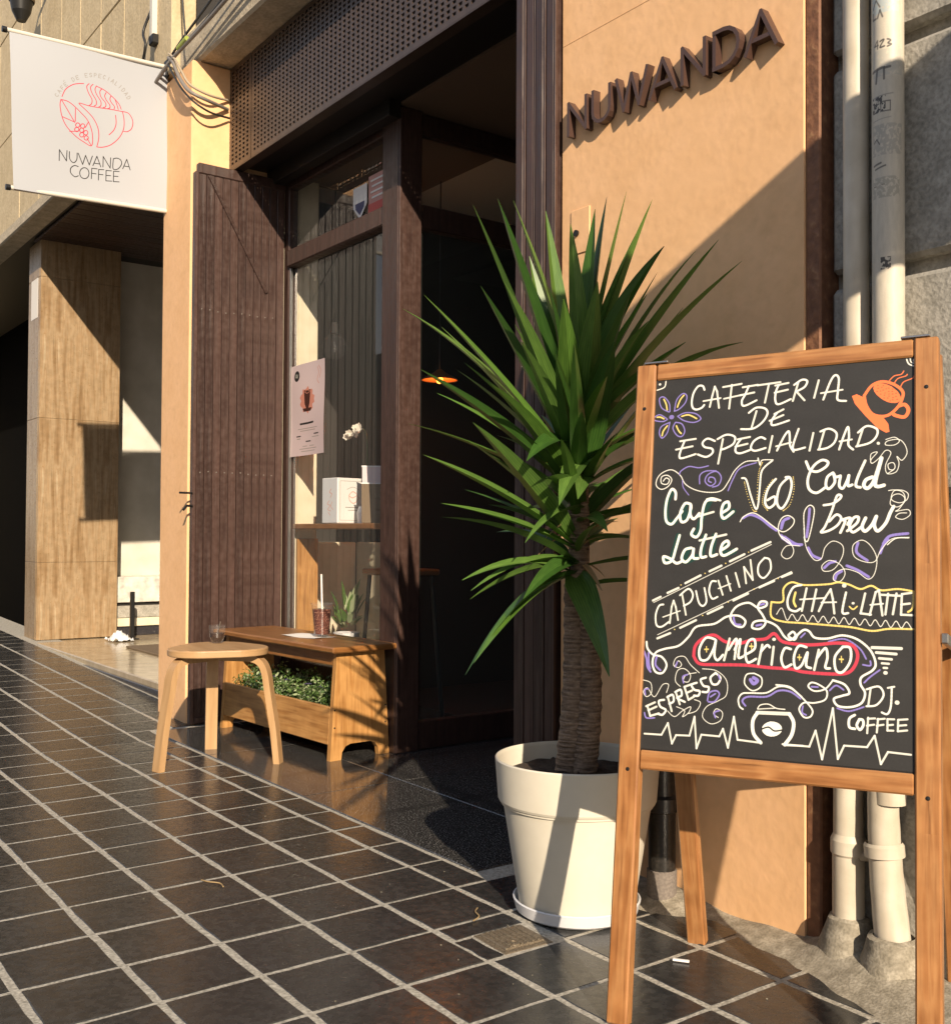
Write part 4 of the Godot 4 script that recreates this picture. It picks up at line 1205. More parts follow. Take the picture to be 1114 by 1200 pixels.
func build_bench() -> void:
	rng.seed = 71
	var b := thing("planter_bench", "honey coloured wooden bench with planter box below the shop window", "bench", Vector3(-3.735, 0.003, -.160))
	b.rotation_degrees.y = 3.4
	# local: x from the right end (0) to the left (-), z from the front (0) to the back (-)
	var L := .955
	var W := .285
	for k in 2:
		var x := -.012 if k == 0 else -L + .012
		var poly := PackedVector2Array([Vector2(.0, 0), Vector2(-.028, .43), Vector2(-W + .028, .43), Vector2(-W, 0), Vector2(-W + .052, 0), Vector2(-W + .056, .03), Vector2(-W + .072, .052), Vector2(-W + .095, .06), Vector2(-.095, .06), Vector2(-.072, .052), Vector2(-.056, .03), Vector2(-.052, 0)])
		# polygon runs in (z, y); prism is pushed along local x
		part(b, "end_panel", prism(poly, .024), M.honey_up if k == 0 else M.honey_up_b, Vector3(x, 0, 0), Basis(Vector3(0, 0, 1), Vector3(0, 1, 0), Vector3(-1, 0, 0)))
	part(b, "seat_board", cbox(Vector3(L + .09, .024, W + .035), .006), M.honey_along, Vector3(-L * .5, .4425, -W * .5))
	part(b, "apron", cbox(Vector3(L - .05, .055, .018), .003), M.honey_along, Vector3(-L * .5, .400, -.040), rot(Vector3.RIGHT, -3.7))
	part(b, "apron", cbox(Vector3(L - .05, .055, .018), .003), M.honey_along, Vector3(-L * .5, .400, -W + .040), rot(Vector3.RIGHT, 3.7))
	part(b, "front_board", cbox(Vector3(L - .05, .150, .018), .003), M.honey_along_b, Vector3(-L * .5, .135, -.018), rot(Vector3.RIGHT, -3.7))
	part(b, "back_board", cbox(Vector3(L - .05, .150, .018), .003), M.honey_along_b, Vector3(-L * .5, .135, -W + .018), rot(Vector3.RIGHT, 3.7))
	part(b, "bottom_board", cbox(Vector3(L - .05, .016, W - .07), .003), M.honey_along, Vector3(-L * .5, .072, -W * .5))
	for k in 2:
		part(b, "bracket", prism(PackedVector2Array([Vector2(0, 0), Vector2(.09, 0), Vector2(0, -.09)]), .02), M.honey_up, Vector3(-L + .026 if k == 0 else -.026, .428, -W + .06), rot(Vector3.UP, 0 if k == 0 else 180))
	for p in [[.13, -.016], [.20, -.016], [.13, -W + .016], [.20, -W + .016]]:
		part(b, "screw", lathe([Vector2(0, .0012), Vector2(.0035, .001), Vector2(.004, 0)], 8), M.dark_metal, Vector3(.0002, p[0], p[1] - (.004 if p[1] > -.1 else -.004)), rot(Vector3.BACK, -90))
	part(b, "soil", cbox(Vector3(L - .06, .05, W - .08), .01), M.soil, Vector3(-L * .5, .145, -W * .5))
	# small leaved bedding plants filling the box
	var g := thing("bedding_plants", "bushy small leaved green plants filling the bench planter", "plant", b.position + Vector3(0, .165, 0))
	g.rotation_degrees.y = 3.4
	for layer in 3:
		var st := begin()
		for k in 1500:
			var x := rng.randf_range(-L + .05, -.05)
			var z := rng.randf_range(-W + .05, -.035)
			var hh := .105 + .03 * sin(x * 23.0) + .02 * sin(x * 51.0 + z * 40.0)
			var y := rng.randf() * hh
			var sz := rng.randf_range(.006, .012)
			var t := Basis.from_euler(Vector3(rng.randf_range(-1.0, 1.0), rng.randf() * TAU, rng.randf_range(-1.0, 1.0)))
			var o := Vector3(x, y, z)
			var q := [o + t * Vector3(0, 0, sz), o + t * Vector3(sz * .55, .001, 0), o + t * Vector3(0, 0, -sz), o + t * Vector3(-sz * .55, .001, 0)]
			quad(st, q[0], q[1], q[2], q[3], t * Vector3.UP)
		var o := part(g, "foliage", st.commit(), M[["bed_leaf_a", "bed_leaf_b", "bed_leaf_c"][layer]])
		o.set_meta("kind", "stuff")
	for k in 5:
		var st := begin()
		for q in 9:
			var t := Basis.from_euler(Vector3(rng.randf_range(-.9, .9), q * .7, 0))
			quad(st, Vector3.ZERO, t * Vector3(.008, .004, .006), t * Vector3(.018, .006, 0), t * Vector3(.008, .004, -.006), t * Vector3.UP)
		part(g, "flower", st.commit(), M.flower_purple, Vector3(-.18 - .13 * k + rng.randf_range(-.03, .03), .10, -.07))
	var n := one("napkin", sheet(Vector2(.22, .13), .004, 8, 6), M.paper, Vector3(-4.16, .4605, -.285), rot(Vector3.UP, 12) * rot(Vector3.RIGHT, -90), "white paper napkin lying on the bench under the iced coffee", "napkin")
	var c := thing("iced_coffee", "clear plastic cup of iced coffee with pale straw on the bench", "cup", Vector3(-4.10, .462, -.315))
	c.scale = Vector3(1.15, 1.34, 1.15)
	part(c, "cup", lathe([Vector2(0, .001), Vector2(.026, .001), Vector2(.029, .004), Vector2(.0385, .100), Vector2(.0415, .103), Vector2(.0415, .108)], 36), M.tumbler)
	part(c, "drink", lathe([Vector2(0, .007), Vector2(.0268, .007), Vector2(.0350, .088), Vector2(0, .088)], 32), M.iced_coffee)
	part(c, "straw", tube([Vector3(.006, .01, .0), Vector3(.0, .20, .004)], .0038, 10), M.straw)

# ---------------------------------------------------------------- inside the window
func build_interior() -> void:
	rng.seed = 81
	one("window_shelf", cbox(Vector3(.93, .026, .16), .004), M.shelf_wood, Vector3(-4.325, .940, -.582), Basis(), "wooden shelf board across the inside of the shop window", "shelf")
	# poster on the pane
	var img := Image.create_empty(320, 440, false, Image.FORMAT_RGB8)
	img.fill(tint(.60, .49, .50))
	var logo := []
	for k in 24:
		var a := TAU * k / 24.0
		logo.append_array([62 + 26 * cos(a), 54 + 26 * sin(a)])
	var blob := []
	for k in 26:
		var a := TAU * k / 26.0
		var r := 62.0 + 9.0 * sin(k * 2.3)
		blob.append_array([160 + r * cos(a), 178 + r * .95 * sin(a)])
	var strokes := [[1, "kf", logo], [3, "ws", [50, 60, 56, 44, 64, 62, 74, 46]], [1, "lf", blob], [1, "bf", [132, 130, 190, 130, 182, 195, 172, 216, 150, 216, 138, 195]], [1, "bf", [118, 216, 202, 216, 190, 232, 130, 232]], [3, "ls", [140, 138, 160, 130, 184, 138, 160, 146, 140, 138]], [9, "kp", [92, 288, 112, 288]], [9, "kp", [118, 288, 160, 288]], [9, "kp", [166, 288, 212, 286]], [3, "gp", [70, 312, 250, 312]], [3, "gp", [90, 322, 230, 322]], [5, "kp", [56, 346, 92, 346]], [4, "gp", [60, 358, 88, 358]], [5, "kp", [220, 342, 262, 342]], [3, "gp", [200, 356, 266, 356]], [5, "kp", [142, 374, 184, 374]], [3, "gp", [112, 396, 150, 396]], [3, "gp", [176, 396, 216, 396]], [3, "gp", [84, 408, 240, 408]], [3, "gp", [100, 420, 226, 420]], [3, "ls", [250, 30, 262, 60, 248, 90, 266, 110]], [3, "ls", [262, 26, 282, 52, 268, 84]]]
	draw_strokes(img, strokes, 1.0, .05)
	one("window_poster", sheet(Vector2(.335, .445), .006, 8, 10), printed("poster_print", img, .7, true), Vector3(-4.575, 1.505, -.482), rot(Vector3.BACK, .6), "pale pink poster of a coffee cup taped inside the shop window", "poster")
	# printed white carton standing on the shelf
	var bx := thing("gift_box", "white carton with thin printed border and cup logo on the window shelf", "box", Vector3(-4.40, .954, -.590))
	bx.rotation_degrees.y = 98
	part(bx, "carton", cbox(Vector3(.17, .212, .12), .003), M.white_card, Vector3(0, .106, 0))
	var fi := Image.create_empty(170, 212, false, Image.FORMAT_RGB8)
	fi.fill(Color(.88, .88, .87))
	draw_strokes(fi, [[2, "gp", [12, 12, 158, 12, 158, 200, 12, 200, 12, 12]], [3, "ls", [65, 80, 87, 62, 113, 76, 115, 104, 91, 118, 69, 104, 65, 80]], [3, "ls", [67, 84, 87, 92, 113, 80]], [2, "ls", [115, 84, 127, 92, 115, 104]], [4, "gp", [45, 138, 130, 138]], [3, "gp", [61, 152, 115, 152]], [2, "gs", [53, 52, 88, 40, 124, 52]]], 1.0, .1)
	part(bx, "front_print", sheet(Vector2(.164, .206), 0, 1, 1), printed("carton_print", fi, .6), Vector3(0, .106, .0608))
	var si := Image.create_empty(115, 212, false, Image.FORMAT_RGB8)
	si.fill(Color(.78, .79, .80))
	draw_strokes(si, [[3, "ls", [70, 50, 56, 66, 76, 74, 62, 92]], [3, "ls", [56, 106, 40, 122, 62, 130, 44, 148, 66, 156]], [3, "ls", [78, 112, 68, 132, 84, 150]], [3, "ls", [48, 162, 62, 176]]], 1.0, .1)
	part(bx, "side_print", sheet(Vector2(.112, .206), 0, 1, 1), printed("carton_side_print", si, .6), Vector3(-.0858, .106, 0), rot(Vector3.UP, -90))
	for k in 2:
		var fr := thing("picture_card", ["clear framed card leaning back on the shelf beside the carton", "brown card leaning in front of the clear frame on the shelf"][k], "card", Vector3(-4.10 + .045 * k, .954, -.60 + .03 * k), "cards leaning on the window shelf")
		fr.basis = rot(Vector3.UP, 62) * rot(Vector3.RIGHT, -16 - 4 * k)
		var h: float = [.27, .19][k]
		part(fr, "card", cbox(Vector3(.15, h, .005), .001), [M.lilac_paper, M.mat_fibre][k], Vector3(0, h * .5, 0))
		part(fr, "edge", cbox(Vector3(.156, .006, .008), .001), M.white_card, Vector3(0, h, 0))
	# board standing against the pier under the shelf
	one("display_board", cbox(Vector3(.020, .56, .115), .003), M.honey_up_b, Vector3(-4.79, .60, -.600), Basis(), "upright honey wood board against the cream pier below the window shelf", "board")
	# clear globe lamp, unlit
	var gl := thing("globe_lamp", "unlit clear glass globe lamp hanging behind the shop window", "lamp", Vector3(-4.98, 1.90, -.85))
	part(gl, "globe", lathe([Vector2(.022, .075), Vector2(.030, .068), Vector2(.058, .040), Vector2(.072, .0), Vector2(.060, -.038), Vector2(.034, -.062), Vector2(.0, -.07)], 30), M.lamp_glass)
	part(gl, "socket", lathe([Vector2(0, .13), Vector2(.016, .13), Vector2(.019, .10), Vector2(.022, .07), Vector2(0, .07)], 18), M.fitting_white)
	part(gl, "bulb", lathe([Vector2(.008, .07), Vector2(.016, .03), Vector2(.014, .0), Vector2(0, -.01)], 16), M.tumbler)
	part(gl, "cord", tube([Vector3(0, .13, 0), Vector3(0, .835, 0)], .003, 6), M.cable_black)
	# lit copper pendant deeper in the room
	var pl := thing("pendant_lamp", "small lit copper pendant lamp seen through the entrance glass", "lamp", Vector3(-4.4, 1.685, -1.131))
	part(pl, "shade", lathe([Vector2(.012, .05), Vector2(.03, .035), Vector2(.085, .004), Vector2(.09, -.004), Vector2(.084, -.002), Vector2(.028, .03), Vector2(.01, .044)], 28), M.copper)
	part(pl, "bulb", lathe([Vector2(0, .02), Vector2(.014, .012), Vector2(.018, -.004), Vector2(.012, -.018), Vector2(0, -.022)], 16), M.lit_bulb)
	part(pl, "cord", tube([Vector3(0, .05, 0), Vector3(0, 1.05, 0)], .003, 6), M.cable_black)
	var lamp := OmniLight3D.new()
	lamp.name = "pendant_light"
	lamp.light_color = Color(1.0, .62, .3)
	lamp.light_energy = .06
	lamp.light_size = .02
	lamp.omni_range = 8.0
	lamp.omni_attenuation = 2.0
	lamp.shadow_enabled = true
	pl.add_child(lamp)
	lamp.position = Vector3(0, -.003, 0)
	# orchid sprays
	for spray in [["white orchid spray arching behind the shop window", Vector3(-4.30, .954, -.63), [Vector3(0, 0, 0), Vector3(.02, .25, -.01), Vector3(-.02, .42, -.03), Vector3(-.12, .455, -.05), Vector3(-.22, .42, -.06)], 9], ["white orchid stem standing at the right end of the window shelf", Vector3(-3.905, .954, -.66), [Vector3(0, 0, 0), Vector3(.01, .2, 0), Vector3(.01, .36, 0), Vector3(.02, .47, 0), Vector3(.03, .52, .01)], 16]]:
		var o := thing("orchid", spray[0], "flower", spray[1], "orchids on the window shelf")
		var c := curve(spray[2], 6)
		part(o, "stem", tube(c, .003, 6), M.leaf_b)
		part(o, "vase", lathe([Vector2(0, 0), Vector2(.022, 0), Vector2(.026, .05), Vector2(.016, .08), Vector2(.014, .08), Vector2(.02, .05), Vector2(0, .004)], 20), M.white_card)
		for k in spray[3]:
			var at: Vector3 = c[c.size() - 1 - int(k * 1.1) % (c.size() - 6)]
			var st := begin()
			for q in 5:
				var t := Basis.from_euler(Vector3(rng.randf_range(-.5, .5), 0, q * TAU / 5.0 + rng.randf()))
				quad(st, Vector3.ZERO, t * Vector3(.010, .010, .003), t * Vector3(0, .021, .006), t * Vector3(-.010, .010, .003), t * Vector3.BACK)
			part(o, "blossom", st.commit(), M.flower_white, at + Vector3(rng.randf_range(-.015, .015), rng.randf_range(-.02, .01), rng.randf_range(0, .025)), rot(Vector3.UP, 40 + rng.randf_range(-25, 25)))
	# leafy pot plant low inside
	var lp := thing("window_plant", "pale leafed pot plant low behind the shop window", "plant", Vector3(-4.60, .30, -.72))
	part(lp, "pot", lathe([Vector2(0, 0), Vector2(.05, 0), Vector2(.065, .12), Vector2(.058, .12), Vector2(0, .1)], 22), M.white_card)
	for k in 34:
		var az := rng.randf() * TAU
		var a := Vector3(0, .11, 0)
		var tip := Vector3(cos(az) * rng.randf_range(.04, .12), rng.randf_range(.16, .42), sin(az) * rng.randf_range(.04, .10))
		part(lp, "leaf", leaf_mesh(a.lerp(tip, .55), tip, rng.randf_range(.025, .04), .06, rng.randf_range(-.6, .6)), M[["bed_leaf_c", "leaf_c"][k % 2]])
	one("plant_stand", cbox(Vector3(.16, .30, .16), .004), M.dark_wood, Vector3(-4.60, .150, -.72), Basis(), "dark wooden block under the pot plant inside the window", "stand")
	var ts := thing("bar_stool", "dark bar stool with brown wooden seat inside the café", "stool", Vector3(-4.42, .0, -.92))
	part(ts, "seat", cbox(Vector3(.28, .03, .28), .008), M.shelf_wood, Vector3(0, .72, 0))
	for q in [[-1, -1], [1, -1], [-1, 1], [1, 1]]:
		part(ts, "leg", tube([Vector3(q[0] * .11, .705, q[1] * .11), Vector3(q[0] * .15, .0, q[1] * .15)], .011, 8), M.dark_metal)
	# counter deep in the room
	var k := thing("counter", "long dark counter deep inside the café", "counter", Vector3(-3.4, 0, -3.4))
	part(k, "body", cbox(Vector3(2.2, 1.0, .5), .01), M.dark_wood, Vector3(0, .5, 0))
	part(k, "top", cbox(Vector3(2.3, .04, .6), .006), M.shelf_wood, Vector3(0, 1.02, 0))
	# printed notices on the upper pane
	var no := thing("window_notice", "red and white printed notice stuck inside the upper pane", "notice", Vector3(-3.935, 2.39, -.483))
	part(no, "sheet", sheet(Vector2(.16, .17), .0, 1, 1), M.pink_print)
	part(no, "red_strip", cbox(Vector3(.16, .045, .0015), 0), M.red_print, Vector3(0, -.062, .0015))
	for q in 4:
		part(no, "text_line", cbox(Vector3(.12 - .02 * (q % 2), .008, .001), 0), M.white_card, Vector3(0, .06 - .025 * q, .002))
	var nb := thing("window_sticker", "white and dark blue shield sticker on the upper pane", "sticker", Vector3(-4.09, 2.385, -.483))
	part(nb, "shield", prism(PackedVector2Array([Vector2(-.06, .07), Vector2(.06, .07), Vector2(.06, -.02), Vector2(.0, -.08), Vector2(-.06, -.02)]), .001), M.white_card)
	part(nb, "emblem", prism(PackedVector2Array([Vector2(-.04, -.005), Vector2(.04, -.005), Vector2(.035, -.03), Vector2(0, -.06), Vector2(-.035, -.03)]), .001), M.blue_print, Vector3(0, 0, .0015))

# ---------------------------------------------------------------- small things on the pavement, the far side of the street
func build_small() -> void:
	var c := thing("access_cover", "small worn metal service cover set in the pavement by the pot", "cover", Vector3(-1.878, -.002, .392))
	c.rotation_degrees.y = -3
	part(c, "frame", cbox(Vector3(.13, .02, .135), .003), M.rusty_metal, Vector3(0, -.008, 0))
	part(c, "lid", cbox(Vector3(.105, .01, .105), .002), M.rusty_metal, Vector3(-.005, .0005, 0))
	for k in 6:
		part(c, "rib", cbox(Vector3(.10, .003, .004), .001), M.rusty_metal, Vector3(-.005, .0065, -.038 + k * .015))
	part(c, "ring", lathe([Vector2(.010, 0), Vector2(.010, .003), Vector2(.015, .003), Vector2(.015, 0)], 16), M.rusty_metal, Vector3(.03, .0055, .02))
	one("paper_scrap", cbox(Vector3(.035, .004, .008), .001), M.white_card, Vector3(-1.567, .004, .185), rot(Vector3.UP, 35), "small white paper scrap on the tiles under the chalkboard", "litter")
	var a := 0
	for t in [[Vector3(-2.62, .004, .79), 25.0, "dry forked twig lying on the tiles in mid pavement"], [Vector3(-2.04, .004, .37), -35.0, "short dry twig on the tiles left of the service cover"]]:
		one("twig", tube(curve([Vector3(-.04, 0, 0), Vector3(-.01, .002, .006), Vector3(.02, .001, -.002), Vector3(.045, .0, .012)], 4), .0018, 6), M.dry_leaf, t[0], rot(Vector3.UP, t[1]), t[2], "twig", "twigs on the pavement")

	var st := begin()
	rng.seed = 91
	for k in 40:
		var x := rng.randf_range(-3.6, -1.2)
		var z := rng.randf_range(.12, 1.1)
		var s := rng.randf_range(.0008, .0022)
		add_box(st, Vector3(s * 1.6, s, s), s * .2, Transform3D(rot(Vector3.UP, rng.randf() * 360.0), Vector3(x, .0005 + s * .4, z)))
	var grit := part(self, "grit", st.commit(), M.cement)
	grit.set_meta("kind", "stuff")
	tag(grit, "pale crumbs and grit scattered over the dark tiles", "grit")

func build_opposite() -> void:
	var e := thing("far_building", "plain beige building at the far end of the street beyond the portal", "building", Vector3(-14.1, 0, 0))
	slab(e, "wall", Vector3(-16, -.35, -5), Vector3(0, 8.0, -.05), M.beige_cladding, 0)
	for k in 5:
		slab(e, "door", Vector3(-2.2 - k * 3.0, .1, -.06), Vector3(-1.0 - k * 3.0, 2.6, .0), M.opposite_shutter, .01)
		slab(e, "window_shutter", Vector3(-2.1 - k * 3.0, 3.9, -.06), Vector3(-1.1 - k * 3.0, 5.6, .0), M.opposite_shutter, .01)
	# terrace across the narrow street: it closes off the sky behind the camera and shows in the glass
	var b := thing("opposite_building", "plain plaster building with dark shutters across the street behind the viewer", "building", Vector3(-12, 0, 7.2))
	slab(b, "wall", Vector3(-14, -.35, 0), Vector3(15, 4.2, .6), M.opposite_plaster, 0)
	for r in 1:
		for k in 9:
			slab(b, "window_shutter", Vector3(-12.4 + k * 3.0, 1.0 + r * 3.1, -.04), Vector3(-11.2 + k * 3.0, 2.7 + r * 3.1, .02), M.opposite_shutter, .01)

# ---------------------------------------------------------------- scene
func _ready() -> void:
	var cam := Camera3D.new()
	cam.name = "camera"
	add_child(cam)
	var f := Vector3(-.80422861, .02104363, -.59394739)
	var r := Vector3(.59415943, .0052348, -.80433026)
	var u := Vector3(.01381683, .99976485, .01671325)
	eye = Transform3D(Basis(r, u, -f), Vector3(0, .906, 1.89))
	cam.transform = eye
	cam.fov = 51.49
	cam.near = .02
	cam.far = 400.0
	cam.current = true
	var we := WorldEnvironment.new()
	we.name = "environment"
	var env := Environment.new()
	env.background_mode = Environment.BG_SKY
	var sky := Sky.new()
	var sm := ProceduralSkyMaterial.new()
	sm.sky_top_color = Color(.48, .53, .61)
	sm.sky_horizon_color = Color(.92, .865, .78)
	sm.ground_bottom_color = Color(.20, .18, .16)
	sm.ground_horizon_color = Color(.45, .43, .40)
	sm.sky_curve = .12
	sky.sky_material = sm
	env.sky = sky
	env.background_energy_multiplier = 1.35
	env.tonemap_mode = Environment.TONE_MAPPER_LINEAR
	env.tonemap_exposure = 1.44
	env.sdfgi_enabled = true
	env.ssao_enabled = true
	env.ssil_enabled = true
	we.environment = env
	add_child(we)
	var sun := DirectionalLight3D.new()
	sun.name = "sun"
	add_child(sun)
	sun.look_at_from_position(Vector3.ZERO, SUN, Vector3.UP)
	sun.light_color = Color(1.0, .92, .81)
	sun.light_energy = 1.6
	sun.light_angular_distance = .5
	sun.shadow_enabled = true
	make_materials()
	mat("letter_brown", tint(.075, .040, .030), .4)
	mat("green_tie", tint(.30, .36, .06), .5)
	mat("bed_leaf_a", tint(.10, .17, .045), .5, {"backlight": tint(.08, .14, .02)})
	mat("bed_leaf_b", tint(.05, .10, .025), .5, {"backlight": tint(.05, .1, .01)})
	mat("bed_leaf_c", tint(.30, .36, .20), .5, {"backlight": tint(.14, .18, .05)})
	print("materials")
	build_ground()
	build_cafe()
	build_left_building()
	build_right_building()
	build_opposite()
	print("structure")
	build_pipes()
	build_wall_letters()
	build_banner()
	build_cables()
	build_chalkboard()
	build_plant()
	build_stool()
	build_bench()
	build_interior()
	build_small()
	print("done")

